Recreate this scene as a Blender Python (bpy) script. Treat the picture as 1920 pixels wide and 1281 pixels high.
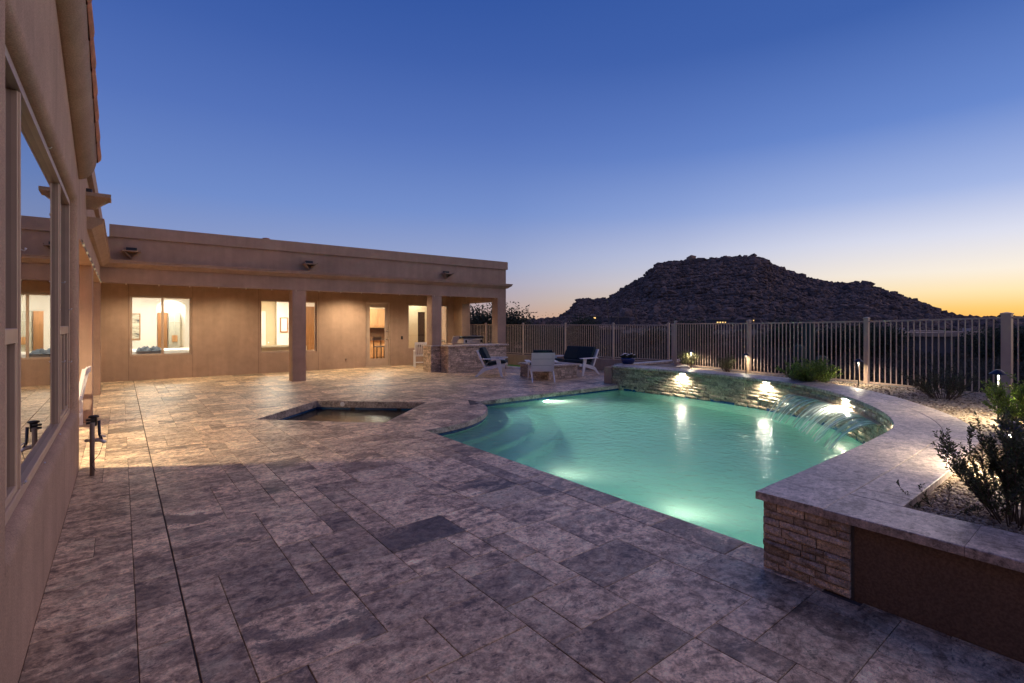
import bpy, math, random
import numpy as np
from mathutils import Vector, Matrix, Euler
from mathutils.geometry import delaunay_2d_cdt
random.seed(7); rng = np.random.default_rng(7)
S = bpy.context.scene; COL = S.collection
for o in list(bpy.data.objects): bpy.data.objects.remove(o)
R = random.random; U = random.uniform; PI = math.pi

# ------------------------------------------------------------------ camera, sky, exposure
AZ = math.atan2(734, 934)
cam = bpy.data.cameras.new('camera'); camo = bpy.data.objects.new('camera', cam); COL.objects.link(camo)
camo.location = (0, 0, 1.6); camo.rotation_euler = (PI/2, 0, -AZ)
cam.lens = 36*934/1920; cam.sensor_width = 36; cam.shift_y = -33.5/1920
cam.clip_start = .05; cam.clip_end = 6000
S.camera = camo
S.view_settings.view_transform = 'Standard'; S.view_settings.look = 'None'
S.view_settings.exposure = 0.15; S.view_settings.gamma = 1; S.view_settings.use_curve_mapping = False
S.render.engine = 'CYCLES'
S.render.resolution_x = 1024; S.render.resolution_y = 683
S.cycles.max_bounces = 8; S.cycles.transparent_max_bounces = 24
S.cycles.caustics_reflective = False; S.cycles.caustics_refractive = True; S.cycles.sample_clamp_indirect = 4

W = bpy.data.worlds.new('World'); S.world = W; W.use_nodes = True
nt = W.node_tree; nt.nodes.clear()
def N(t, k, **kw):
    n = t.nodes.new(k)
    for a, b in kw.items(): setattr(n, a, b)
    return n
def ramp(t, fac, stops, interp='LINEAR'):
    r = N(t, 'ShaderNodeValToRGB'); cr = r.color_ramp; cr.interpolation = interp
    while len(cr.elements) < len(stops): cr.elements.new(.5)
    for e, (p, c) in zip(cr.elements, stops):
        e.position = p; e.color = (*c, 1) if len(c) == 3 else c
    if fac is not None: t.links.new(fac, r.inputs[0])
    return r.outputs[0]
def math_(t, op, a, b=None, c=None, clamp=False):
    m = N(t, 'ShaderNodeMath', operation=op, use_clamp=clamp)
    for i, v in enumerate((a, b, c)):
        if v is None: continue
        if isinstance(v, (int, float)): m.inputs[i].default_value = v
        else: t.links.new(v, m.inputs[i])
    return m.outputs[0]
def mix(t, f, a, b, mode='MIX'):
    m = N(t, 'ShaderNodeMix', data_type='RGBA', blend_type=mode)
    for i, v in ((0, f), (6, a), (7, b)):
        if isinstance(v, (int, float)): m.inputs[i].default_value = v
        elif isinstance(v, tuple): m.inputs[i].default_value = (*v, 1) if len(v) == 3 else v
        else: t.links.new(v, m.inputs[i])
    return m.outputs[2]
def sr(r, g, b):
    f = lambda c: ((c/255+.055)/1.055)**2.4 if c > 10 else c/255/12.92
    return (f(r), f(g), f(b))
# twilight sky after sunset: colours by height above the horizon, glow round the sunset azimuth
tc = N(nt, 'ShaderNodeTexCoord'); sx = N(nt, 'ShaderNodeSeparateXYZ'); nt.links.new(tc.outputs['Generated'], sx.inputs[0])
el = math_(nt, 'MULTIPLY', math_(nt, 'ARCSINE', sx.outputs[2]), 2/PI)      # 0..1 for 0..90 degrees
away = ramp(nt, el, [(0, sr(182, 152, 142)), (.015, sr(170, 150, 156)), (.07, sr(138, 151, 190)), (.14, sr(106, 133, 192)), (.23, sr(80, 109, 177)), (.31, sr(61, 92, 163)), (.37, sr(49, 82, 154)), (.6, sr(38, 72, 142)), (1, sr(34, 66, 134))])
sun_ = ramp(nt, el, [(0, sr(250, 176, 76)), (.014, sr(252, 200, 108)), (.03, sr(250, 224, 170)), (.05, sr(244, 232, 214)), (.085, sr(214, 216, 230)), (.13, sr(158, 176, 220)), (.2, sr(100, 131, 197)), (.3, sr(60, 94, 165)), (.6, sr(38, 72, 142)), (1, sr(34, 66, 134))])
SAZ = math.radians(93)
dt = N(nt, 'ShaderNodeVectorMath', operation='DOT_PRODUCT'); dt.inputs[1].default_value = (math.sin(SAZ), math.cos(SAZ), 0)
hv = N(nt, 'ShaderNodeCombineXYZ'); nt.links.new(sx.outputs[0], hv.inputs[0]); nt.links.new(sx.outputs[1], hv.inputs[1])
nv = N(nt, 'ShaderNodeVectorMath', operation='NORMALIZE'); nt.links.new(hv.outputs[0], nv.inputs[0]); nt.links.new(nv.outputs[0], dt.inputs[0])
g = ramp(nt, math_(nt, 'MULTIPLY_ADD', dt.outputs['Value'], .5, .5), [(.5, (0,)*3), (.78, (.12,)*3), (.9, (.46,)*3), (.97, (.86,)*3), (1, (1,)*3)])
skyc = mix(nt, g, away, sun_)
below = math_(nt, 'MULTIPLY_ADD', sx.outputs[2], -12, 0, clamp=True)
skyc = mix(nt, below, skyc, (.03, .028, .035))
bg = N(nt, 'ShaderNodeBackground'); nt.links.new(skyc, bg.inputs[0]); bg.inputs[1].default_value = 1.0
wo = N(nt, 'ShaderNodeOutputWorld'); nt.links.new(bg.outputs[0], wo.inputs[0])

sun = bpy.data.lights.new('afterglow', 'SUN'); sun.energy = .88; sun.color = (1, .68, .48); sun.angle = math.radians(75)
suno = bpy.data.objects.new('afterglow', sun); COL.objects.link(suno)
suno.rotation_euler = Vector((math.sin(math.radians(112))*math.cos(.5), math.cos(math.radians(112))*math.cos(.5), math.sin(.5))).to_track_quat('Z', 'Y').to_euler()

# ------------------------------------------------------------------ helpers
def wloc(o):
    v = Vector((0, 0, 0))
    while o is not None: v += o.location; o = o.parent
    return v
class MB:
    """collects faces; build() makes ONE mesh object"""
    def __init__(s): s.v = []; s.f = []; s.tint = []; s.t = (0.5, 0.5, 0.5); s.sm = []
    def add(s, vs, fs, smooth=False):
        b = len(s.v); s.v += [tuple(q) for q in vs]; s.tint += [s.t]*len(vs)
        s.f += [tuple(b+i for i in f) for f in fs]; s.sm += [smooth]*len(fs); return s
    def hexa(s, p): return s.add(p, [(0, 3, 2, 1), (4, 5, 6, 7), (0, 1, 5, 4), (1, 2, 6, 5), (2, 3, 7, 6), (3, 0, 4, 7)])
    def box(s, x0, x1, y0, y1, z0, z1):
        return s.hexa([(x0, y0, z0), (x1, y0, z0), (x1, y1, z0), (x0, y1, z0), (x0, y0, z1), (x1, y0, z1), (x1, y1, z1), (x0, y1, z1)])
    def cbox(s, x0, x1, y0, y1, z0, z1, c=.006):
        """box with bevelled top and vertical edges"""
        pl = [(x0+c, y0), (x1-c, y0), (x1, y0+c), (x1, y1-c), (x1-c, y1), (x0+c, y1), (x0, y1-c), (x0, y0+c)]
        m = lambda d, z: [(min(max(x, x0+d), x1-d), min(max(y, y0+d), y1-d), z) for x, y in pl]
        vs = m(0, z0)+m(0, z1-c)+m(c, z1)
        fs = [tuple(range(7, -1, -1)), tuple(range(16, 24))]
        for k in (0, 8):
            for i in range(8): j = (i+1) % 8; fs.append((k+i, k+j, k+8+j, k+8+i))
        return s.add(vs, fs)
    def prism(s, poly, z0, z1, axis='z'):
        n = len(poly)
        if axis == 'z': f = lambda p, z: (p[0], p[1], z)
        elif axis == 'x': f = lambda p, z: (z, p[0], p[1])
        else: f = lambda p, z: (p[0], z, p[1])
        vs = [f(p, z0) for p in poly]+[f(p, z1) for p in poly]
        fs = [tuple(range(n-1, -1, -1)), tuple(range(n, 2*n))]+[(i, (i+1) % n, n+(i+1) % n, n+i) for i in range(n)]
        if axis == 'y': fs = [tuple(reversed(f_)) for f_ in fs]
        return s.add(vs, fs)
    def tube(s, pts, rad, n=8, smooth=True):
        pts = [Vector(p) for p in pts]; rad = rad if isinstance(rad, (list, tuple)) else [rad]*len(pts)
        vs = []; up = Vector((0, 0, 1))
        for i, p in enumerate(pts):
            d = (pts[min(i+1, len(pts)-1)]-pts[max(i-1, 0)]).normalized()
            a = d.cross(up if abs(d.z) < .95 else Vector((1, 0, 0))).normalized(); b = d.cross(a)
            vs += [p+(a*math.cos(2*PI*k/n)+b*math.sin(2*PI*k/n))*rad[i] for k in range(n)]
        fs = [(i*n+k, (i+1)*n+k, (i+1)*n+(k+1) % n, i*n+(k+1) % n) for i in range(len(pts)-1) for k in range(n)]
        s.add(vs, fs, smooth); b = len(s.v)-len(vs)
        s.f += [tuple(b+k for k in range(n)), tuple(b+(len(pts)-1)*n+k for k in range(n-1, -1, -1))]; s.sm += [False, False]
        return s
    def lathe(s, prof, c=(0, 0, 0), n=20, smooth=True):
        vs = [(c[0]+r*math.cos(2*PI*k/n), c[1]+r*math.sin(2*PI*k/n), c[2]+z) for r, z in prof for k in range(n)]
        fs = [(i*n+k, i*n+(k+1) % n, (i+1)*n+(k+1) % n, (i+1)*n+k) for i in range(len(prof)-1) for k in range(n)]
        return s.add(vs, fs, smooth)
    def build(s, name, mat, parent=None, world=True, **kw):
        me = bpy.data.meshes.new(name)
        off = wloc(parent) if (parent is not None and world) else Vector((0, 0, 0))
        me.from_pydata([(x-off.x, y-off.y, z-off.z) for x, y, z in s.v], [], s.f)
        me.polygons.foreach_set('use_smooth', s.sm)
        ca = me.color_attributes.new('tint', 'FLOAT_COLOR', 'POINT')
        ca.data.foreach_set('color', np.c_[np.array(s.tint, dtype=np.float32).reshape(-1, 3), np.ones(len(s.v), dtype=np.float32)].ravel())
        me.materials.append(mat); me.update()
        o = bpy.data.objects.new(name, me); COL.objects.link(o); o.parent = parent
        return tag(o, **kw)
def tag(o, label=None, cat=None, group=None, kind=None):
    if label: o['label'] = label
    if cat: o['category'] = cat
    if group: o['group'] = group
    if kind: o['kind'] = kind
    return o
def thing(name, label, cat, loc=(0, 0, 0), rz=0, group=None, kind=None):
    o = bpy.data.objects.new(name, None); COL.objects.link(o); o.location = loc; o.rotation_euler = (0, 0, rz)
    o.empty_display_size = .1
    return tag(o, label, cat, group, kind)
def copy_tree(o, parent=None):
    c = o.copy(); COL.objects.link(c); c.parent = parent
    for ch in list(o.children): copy_tree(ch, c)
    return c
def np_mesh(name, V, F, mat, parent=None, tint=None, smooth=False, **kw):
    """fast mesh from numpy arrays, F of shape (n, k)"""
    me = bpy.data.meshes.new(name); n, k = F.shape
    if parent is not None:
        w = wloc(parent); V = V-np.array([w.x, w.y, w.z])
    me.vertices.add(len(V)); me.vertices.foreach_set('co', V.astype(np.float32).ravel())
    me.loops.add(n*k); me.loops.foreach_set('vertex_index', F.astype(np.int32).ravel())
    me.polygons.add(n); me.polygons.foreach_set('loop_start', np.arange(0, n*k, k, dtype=np.int32))
    me.polygons.foreach_set('loop_total', np.full(n, k, dtype=np.int32))
    me.polygons.foreach_set('use_smooth', np.full(n, smooth))
    me.update(calc_edges=True)
    if tint is not None:
        ca = me.color_attributes.new('tint', 'FLOAT_COLOR', 'POINT')
        ca.data.foreach_set('color', np.c_[tint, np.ones(len(V))].astype(np.float32).ravel())
    me.materials.append(mat)
    o = bpy.data.objects.new(name, me); COL.objects.link(o); o.parent = parent
    return tag(o, **kw)
Fv = np.array([math.sin(AZ), math.cos(AZ)]); Rv = np.array([math.cos(AZ), -math.sin(AZ)])
def project(x, y, z):
    d = x*Fv[0]+y*Fv[1]; r = x*Rv[0]+y*Rv[1]
    return 960+934*r/max(d, .01), 607-934*(z-1.6)/max(d, .01), d
def seen(x, y, z, m=60):
    px, py, d = project(x, y, z)
    return d > .3 and -m < px < 1920+m and -m < py < 1281+m

# ------------------------------------------------------------------ materials
def newmat(name):
    m = bpy.data.materials.new(name); m.use_nodes = True; t = m.node_tree; t.nodes.clear()
    b = N(t, 'ShaderNodeBsdfPrincipled'); o = N(t, 'ShaderNodeOutputMaterial'); t.links.new(b.outputs[0], o.inputs[0])
    return m, t, b, o
def noise(t, vec, scale, detail=4, rough=.55, dist=0):
    n = N(t, 'ShaderNodeTexNoise'); n.inputs['Scale'].default_value = scale; n.inputs['Detail'].default_value = detail
    n.inputs['Roughness'].default_value = rough; n.inputs['Distortion'].default_value = dist
    if vec is not None: t.links.new(vec, n.inputs['Vector'])
    return n.outputs[0]
def bump(t, b, h, strength=.3, dist=.01, nrm=None):
    n = N(t, 'ShaderNodeBump'); n.inputs['Strength'].default_value = strength; n.inputs['Distance'].default_value = dist
    t.links.new(h, n.inputs['Height'])
    if nrm is not None: t.links.new(nrm, n.inputs['Normal'])
    t.links.new(n.outputs[0], b.inputs['Normal']); return n.outputs[0]
def pos(t): return N(t, 'ShaderNodeNewGeometry').outputs['Position']
def plain(name, c, rough=.5, metal=0, nscale=8, var=.15, bmp=0, bscale=60, spec=None):
    m, t, b, o = newmat(name); p = pos(t)
    n = noise(t, p, nscale, 5)
    lo = tuple(x*(1-var) for x in c); hi = tuple(min(1, x*(1+var)) for x in c)
    t.links.new(ramp(t, n, [(.3, lo), (.7, hi)]), b.inputs['Base Color'])
    b.inputs['Roughness'].default_value = rough; b.inputs['Metallic'].default_value = metal
    if spec is not None: b.inputs['Specular IOR Level'].default_value = spec
    if bmp: bump(t, b, noise(t, p, bscale, 3), bmp, .004)
    return m
def stucco(name, c, var=.16, grain=150):
    m, t, b, o = newmat(name); p = pos(t)
    big = noise(t, p, 1.1, 6, .6, .3); mid = noise(t, p, 7, 5)
    col = ramp(t, big, [(.3, tuple(x*(1-var) for x in c)), (.7, tuple(x*(1+var) for x in c))])
    mp = N(t, 'ShaderNodeMapping'); mp.inputs['Scale'].default_value = (7, 7, .5); t.links.new(p, mp.inputs[0])
    streak = noise(t, mp.outputs[0], 1, 4)
    col = mix(t, .3, col, ramp(t, streak, [(.3, (.55,)*3), (.65, (1,)*3)]), 'MULTIPLY')
    col = mix(t, .35, col, ramp(t, mid, [(.3, (.7,)*3), (.7, (1.0,)*3)]), 'MULTIPLY')
    col = mix(t, .6, col, ramp(t, noise(t, p, grain*.8, 3, .7), [(.38, (.55,)*3), (.6, (1.25,)*3)]), 'MULTIPLY')
    t.links.new(col, b.inputs['Base Color']); b.inputs['Roughness'].default_value = .9
    n1 = bump(t, b, noise(t, p, grain, 2), .55, .004)
    bump(t, b, noise(t, p, 18, 3), .2, .006, n1)
    return m
def tintv(t):
    a = N(t, 'ShaderNodeAttribute', attribute_name='tint'); s = N(t, 'ShaderNodeSeparateColor'); t.links.new(a.outputs['Color'], s.inputs[0])
    return s.outputs, a.outputs['Vector']
def travertine(name, light, mid_, dark, rough=.42, dark_amt=1.0, scale=1.0, tvar=(.62, 1.25)):
    m, t, b, o = newmat(name); p = pos(t); tv, tvec = tintv(t)
    off = N(t, 'ShaderNodeVectorMath', operation='MULTIPLY_ADD'); t.links.new(tvec, off.inputs[0]); off.inputs[1].default_value = (57, 91, 33); t.links.new(p, off.inputs[2])
    v = off.outputs[0]
    # veins run along the stone: stretched, warped noise
    mp = N(t, 'ShaderNodeMapping'); mp.inputs['Scale'].default_value = (1.0*scale, 1.7*scale, 1.4*scale)
    mp.inputs['Rotation'].default_value = (0, 0, math.radians(18)); t.links.new(v, mp.inputs[0])
    n1 = noise(t, mp.outputs[0], 2.3, 9, .66, .9)
    n2 = noise(t, v, 13*scale, 8, .74, .5)
    n3 = noise(t, mp.outputs[0], 1.25, 10, .62, 1.6)
    n4 = noise(t, v, 60*scale, 4, .7)
    f = math_(t, 'MULTIPLY_ADD', n2, .6, math_(t, 'MULTIPLY', n1, .5))
    col = ramp(t, f, [(.44, dark), (.51, mid_), (.57, light), (.66, tuple(min(1, c*1.3) for c in light))])
    # dark mineral clouds
    dk = ramp(t, math_(t, 'ADD', n3, math_(t, 'MULTIPLY', math_(t, 'SUBTRACT', n2, .5), .55)), [(.5, (0,)*3), (.545, (1,)*3)])
    amt = math_(t, 'MULTIPLY', dk, math_(t, 'MULTIPLY', ramp(t, tv[2], [(.3, (.1,)*3), (.8, (.5*dark_amt,)*3), (1, (.9*dark_amt,)*3)]), 1))
    col = mix(t, amt, col, tuple(c*.62 for c in dark))
    n5 = noise(t, v, 22*scale, 10, .85, .3)
    col = mix(t, .6, col, ramp(t, n5, [(.42, (.38, .36, .35)), (.5, (.95,)*3), (.57, (1.4, 1.36, 1.3))]), 'MULTIPLY')
    pit = noise(t, mp.outputs[0], 16, 6, .75, .4)
    col = mix(t, ramp(t, pit, [(.57, (0,)*3), (.62, (.75,)*3)]), col, tuple(c*.5 for c in dark))
    # thin cracks
    ck = math_(t, 'ABSOLUTE', math_(t, 'SUBTRACT', noise(t, mp.outputs[0], 1.6, 7, .7, 1.2), .5))
    ckm = ramp(t, ck, [(0, (.5,)*3), (.012, (1,)*3)])
    col = mix(t, .8, col, ckm, 'MULTIPLY')
    col = mix(t, .45, col, ramp(t, n4, [(.35, (.55,)*3), (.62, (1.05,)*3)]), 'MULTIPLY')
    tr = ramp(t, tv[0], [(0, (tvar[0]*1.0, tvar[0]*.97, tvar[0]*.95)), (1, (tvar[1], tvar[1]*.97, tvar[1]*.93))])
    col = mix(t, 1.0, col, tr, 'MULTIPLY')
    t.links.new(col, b.inputs['Base Color'])
    rr = ramp(t, n2, [(.3, (rough+.13,)*3), (.7, (rough-.08,)*3)]); t.links.new(rr, b.inputs['Roughness'])
    h = math_(t, 'ADD', math_(t, 'MULTIPLY', n2, .5), math_(t, 'MULTIPLY', n4, .22)); bump(t, b, math_(t, 'ADD', h, math_(t, 'MULTIPLY', ckm, .2)), .35, .005)
    return m
def emis(name, c, s):
    m, t, b, o = newmat(name); e = N(t, 'ShaderNodeEmission'); e.inputs[0].default_value = (*c, 1); e.inputs[1].default_value = s
    t.links.new(e.outputs[0], o.inputs[0]); return m
def glass(name, refl=1.0, tint=(.9, .92, .9), ior=1.5):
    m, t, b, o = newmat(name)
    tr = N(t, 'ShaderNodeBsdfTransparent'); tr.inputs[0].default_value = (*tint, 1)
    gl = N(t, 'ShaderNodeBsdfGlossy'); gl.inputs['Roughness'].default_value = .004
    fr = N(t, 'ShaderNodeFresnel'); fr.inputs[0].default_value = ior
    ms = N(t, 'ShaderNodeMixShader'); t.links.new(math_(t, 'MULTIPLY', fr.outputs[0], refl, clamp=True), ms.inputs[0])
    t.links.new(tr.outputs[0], ms.inputs[1]); t.links.new(gl.outputs[0], ms.inputs[2]); t.links.new(ms.outputs[0], o.inputs[0])
    return m
def foliage(name, dark, light, rough=.55, trans=.25):
    m, t, b, o = newmat(name); tv, _ = tintv(t)
    col = ramp(t, tv[0], [(0, dark), (1, light)])
    t.links.new(col, b.inputs['Base Color']); b.inputs['Roughness'].default_value = rough
    tl = N(t, 'ShaderNodeBsdfTranslucent'); t.links.new(col, tl.inputs[0])
    ms = N(t, 'ShaderNodeMixShader'); ms.inputs[0].default_value = trans
    t.links.new(b.outputs[0], ms.inputs[1]); t.links.new(tl.outputs[0], ms.inputs[2]); t.links.new(ms.outputs[0], o.inputs[0])
    return m
def wood(name, c, sc=(18, 18, 1.2)):
    m, t, b, o = newmat(name); p = pos(t); mp = N(t, 'ShaderNodeMapping'); mp.inputs['Scale'].default_value = sc; t.links.new(p, mp.inputs[0])
    n = noise(t, mp.outputs[0], 1.5, 6, .6, .8)
    t.links.new(ramp(t, n, [(.3, tuple(x*.55 for x in c)), (.7, c)]), b.inputs['Base Color']); b.inputs['Roughness'].default_value = .45
    return m

M = {}
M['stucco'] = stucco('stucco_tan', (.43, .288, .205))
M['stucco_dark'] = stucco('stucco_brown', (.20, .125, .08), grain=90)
M['stucco_trim'] = stucco('stucco_trim', (.44, .30, .215), .08)
M['deck'] = travertine('travertine_paving', (.86, .655, .45), (.55, .40, .27), (.22, .155, .11), .4)
M['cap'] = travertine('travertine_cap', (.60, .50, .44), (.45, .375, .335), (.27, .225, .205), .36, .25, 1.3, (.85, 1.12))
M['coping'] = travertine('travertine_coping', (.5, .43, .38), (.36, .30, .27), (.12, .10, .09), .4, .8, 1.6, (.7, 1.2))
M['stone'] = travertine('split_face_travertine', (.76, .60, .46), (.58, .45, .335), (.30, .23, .17), .62, .5, 4.0, (.6, 1.3))
M['wetstone'] = travertine('wet_split_face_travertine', (.50, .42, .31), (.32, .27, .20), (.11, .095, .07), .24, .6, 4.0, (.6, 1.3))
M['mortar'] = plain('mortar_grey', (.10, .085, .075), .95, nscale=40)
M['joint'] = plain('joint_filler', (.02, .018, .017), .9)
M['fence'] = plain('fence_beige_metal', (.52, .38, .27), .45, .0, 6, .06, spec=.4)
M['frame'] = plain('window_frame_tan', (.44, .32, .235), .42, .0, 5, .07, spec=.5)
M['white'] = plain('white_painted_polywood', (.80, .77, .74), .5, 0, 5, .04)
M['navy'] = plain('navy_cushion_fabric', (.006, .02, .028), .85, 0, 30, .25, .4, 300)
M['black'] = plain('black_powder_coat', (.012, .012, .015), .45)
M['brass'] = plain('satin_nickel', (.6, .55, .48), .3, 1)
M['terracotta'] = plain('terracotta', (.42, .17, .09), .8, 0, 9, .35, .4, 90)
M['steel'] = plain('stainless_steel', (.62, .6, .6), .32, .7)
M['pvc'] = plain('weathered_pvc', (.22, .17, .14), .6)
M['bronze'] = plain('bronze_fixture', (.02, .025, .05), .35, .3)
M['glaze'] = plain('blue_glaze', (.015, .03, .12), .15)
M['turf'] = plain('artificial_turf', (.10, .26, .03), .9, 0, 90, .5, .8, 220)
M['concrete'] = plain('concrete_curb', (.30, .26, .22), .9, 0, 12, .2, .3, 80)
M['leaf_dark'] = foliage('leaf_rosemary', (.032, .048, .020), (.12, .14, .06))
M['leaf_green'] = foliage('leaf_bright', (.09, .16, .02), (.32, .44, .07))
M['leaf_pale'] = foliage('leaf_pale', (.09, .10, .04), (.24, .25, .11))
M['leaf_scrub'] = foliage('leaf_desert_scrub', (.030, .026, .018), (.10, .085, .05), .8, .1)
M['leaf_tree'] = foliage('leaf_desert_tree', (.018, .026, .014), (.06, .075, .035), .7, .15)
M['twig'] = plain('woody_stem', (.11, .075, .05), .85, 0, 40, .3)
M['petal'] = plain('white_petals', (.75, .75, .72), .7)
M['cactus'] = plain('saguaro_skin', (.05, .07, .04), .8, 0, 30, .3)
M['plaster_white'] = plain('interior_white', (.8, .78, .74), .8, 0, 3, .02)
M['plaster_cream'] = plain('interior_cream', (.72, .60, .40), .8, 0, 3, .03)
M['cabinet'] = wood('honey_maple', (.56, .30, .13))
M['door_wood'] = wood('knotty_alder', (.42, .20, .08))
M['dark_wood'] = wood('dark_walnut', (.06, .03, .02))
M['granite'] = plain('brown_granite', (.16, .085, .05), .25, 0, 40, .5)
M['linen'] = plain('white_linen', (.8, .78, .75), .9, 0, 12, .05, .5, 20)
M['blanket'] = plain('slate_blue_blanket', (.10, .12, .16), .95, 0, 30, .3, .7, 60)
M['sofa'] = plain('cream_upholstery', (.7, .6, .42), .9, 0, 10, .05)
M['grey_panel'] = plain('grey_green_cabinet', (.42, .42, .36), .5)
M['glass'] = glass('window_glass', 1.0)
M['glass_refl'] = glass('reflective_window_glass', 2.6, (.62, .6, .56), 1.6)
M['bulb'] = emis('warm_bulb', (1, .75, .45), .35)
M['can'] = emis('recessed_lamp_lens', (1, .80, .55), 14)
M['led'] = emis('cap_light_lens', (1, .93, .78), 550)
M['poolled'] = emis('pool_light_lens', (1, .97, .78), 45)
M['shade'] = emis('lamp_shade_glow', (1, .85, .6), 3.2)
M['farlamp'] = emis('far_window_glow', (1, .62, .22), 1.4)
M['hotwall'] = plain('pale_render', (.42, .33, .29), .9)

# ------------------------------------------------------------------ shapes of the place (metres; house walls run along x and y)
WX = -.36            # face of the left wing
FY = 14.55           # face of the covered patio
BY = 17.6            # back wall of the covered patio
POOL_X = 3.60; POOL_Y = 8.5; WATER = -.13
ctrl = [(3.31, 1.555), (4.6, 1.56), (5.8, 1.585), (6.6, 1.65), (7.3, 1.88), (8.0, 2.25), (8.7, 2.74), (9.3, 3.27), (9.8, 3.9), (10.12, 4.7), (10.28, 5.6), (10.34, 6.5), (10.32, 7.5), (10.24, 8.42), (10.22, 8.72)]
def spline(P, n):
    out = []
    for i in range(len(P)-1):
        p0, p1, p2, p3 = [np.array(P[min(max(i+k, 0), len(P)-1)]) for k in (-1, 0, 1, 2)]
        for k in range(n):
            u = k/n
            out.append(.5*((2*p1)+(-p0+p2)*u+(2*p0-5*p1+4*p2-p3)*u*u+(-p0+3*p1-3*p2+p3)*u**3))
    out.append(np.array(P[-1])); return np.array(out)
arc = spline(ctrl, 10)
seg = np.r_[0, np.cumsum(np.linalg.norm(np.diff(arc, axis=0), axis=1))]; ARC_L = seg[-1]
def apt(s, off=0.0):
    """point on the pool side face of the raised wall; off > 0 goes away from the pool"""
    s = min(max(s, 0), ARC_L); x = np.interp(s, seg, arc[:, 0]); y = np.interp(s, seg, arc[:, 1])
    e = .06; s0, s1 = max(s-e, 0), min(s+e, ARC_L)
    tx = np.interp(s1, seg, arc[:, 0])-np.interp(s0, seg, arc[:, 0]); ty = np.interp(s1, seg, arc[:, 1])-np.interp(s0, seg, arc[:, 1])
    l = math.hypot(tx, ty); return (x+ty/l*off, y-tx/l*off)
PC = (3.60, 8.90); PR = 2.19
pen = [(PC[0]+PR*math.cos(a), PC[1]+PR*math.sin(a)) for a in np.linspace(-PI/2, -math.asin(.4/PR), 20)]
pool_poly = [(POOL_X, 1.56)]+[apt(s) for s in np.linspace(.3, ARC_L-.22, 60)]+[(10.24, POOL_Y)]+pen[::-1]
spa_poly = [(3.2, 10.66), (1.75, 9.2), (3.36, 7.58), (4.92, 9.06)]
outer = [apt(s, .62) for s in np.linspace(.62, ARC_L, 60)]
def inpoly(x, y, P):
    c = False; j = len(P)-1
    for i in range(len(P)):
        if (P[i][1] > y) != (P[j][1] > y) and x < (P[j][0]-P[i][0])*(y-P[i][1])/(P[j][1]-P[i][1])+P[i][0]: c = not c
        j = i
    return c
def clip(poly, holes):
    """list of convex-ish faces: poly minus holes"""
    bx = (min(p[0] for p in poly), max(p[0] for p in poly), min(p[1] for p in poly), max(p[1] for p in poly))
    hs = []
    for h in holes:
        hb = (min(p[0] for p in h), max(p[0] for p in h), min(p[1] for p in h), max(p[1] for p in h))
        if hb[0] < bx[1] and hb[1] > bx[0] and hb[2] < bx[3] and hb[3] > bx[2]: hs.append(h)
    if not hs: return None
    cxs = [(bx[0]+(bx[1]-bx[0])*i/4, bx[2]+(bx[3]-bx[2])*j/4) for i in range(5) for j in range(5)]
    st = [any(inpoly(x, y, h) for h in hs) for x, y in cxs]
    if all(st): return []
    vs = [Vector(p) for p in poly]; ed = []; n = len(poly); ed += [(i, (i+1) % n) for i in range(n)]
    for h in hs:
        b = len(vs); k = len(h); vs += [Vector(p) for p in h]; ed += [(b+i, b+(i+1) % k) for i in range(k)]
    r = delaunay_2d_cdt(vs, ed, [], 0, 1e-5)
    out = []
    for f in r[2]:
        c = sum((r[0][i] for i in f), Vector((0, 0)))/len(f)
        if inpoly(c.x, c.y, poly) and not any(inpoly(c.x, c.y, h) for h in hs): out.append([tuple(r[0][i]) for i in f])
    return out

# ------------------------------------------------------------------ terrain and mountain
def vnoise(x, y, seed=0):
    xi = np.floor(x).astype(int); yi = np.floor(y).astype(int); xf = x-xi; yf = y-yi
    def h(a, b):
        v = np.sin(a*127.1+b*311.7+seed*74.7)*43758.5453; return v-np.floor(v)
    u = xf*xf*(3-2*xf); v = yf*yf*(3-2*yf)
    return (h(xi, yi)*(1-u)+h(xi+1, yi)*u)*(1-v)+(h(xi, yi+1)*(1-u)+h(xi+1, yi+1)*u)*v
def fbm(x, y, o=5, seed=0):
    s = 0; a = .5
    for i in range(o): s = s+a*vnoise(x*2**i, y*2**i, seed+i); a *= .5
    return s
def ground_z(x, y):
    x = np.asarray(x, float); y = np.asarray(y, float)
    r = np.hypot(x-5, y-6); t = np.clip((r-9)/60, 0, 1); t = t*t*(3-2*t)
    z = -.75-1.5*t+(fbm(x*.05, y*.05, 4, 3)-.5)*2.2*np.clip((r-14)/30, 0, 1)
    return z
rs = np.r_[0, np.geomspace(3, 4500, 90)]; th = np.linspace(0, 2*PI, 181)[:-1]
G = np.array([[(6+r*math.cos(a), 6+r*math.sin(a)) for a in th] for r in rs])
zz = ground_z(G[..., 0], G[..., 1]); V = np.c_[G.reshape(-1, 2), zz.ravel()]
ii, jj = np.meshgrid(np.arange(len(rs)-1), np.arange(len(th)), indexing='ij'); n_ = len(th)
Fq = np.stack([ii*n_+jj, (ii+1)*n_+jj, (ii+1)*n_+(jj+1) % n_, ii*n_+(jj+1) % n_], -1).reshape(-1, 4)
mg, t, b, o_ = newmat('desert_ground'); p = pos(t)
t.links.new(ramp(t, noise(t, p, .6, 8), [(.3, (.025, .017, .012)), (.7, (.07, .048, .034))]), b.inputs['Base Color']); b.inputs['Roughness'].default_value = .95
bump(t, b, noise(t, p, 8, 6), .8, .05)
# leave out the ground under house, pool and deck: it dips below them there
V[:, 2] = np.where((V[:, 0] > -12) & (V[:, 0] < 13.2) & (V[:, 1] < 26), np.minimum(V[:, 2], -2.4), V[:, 2])
np_mesh('desert_ground', V, Fq, mg, smooth=True, kind='structure')

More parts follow.
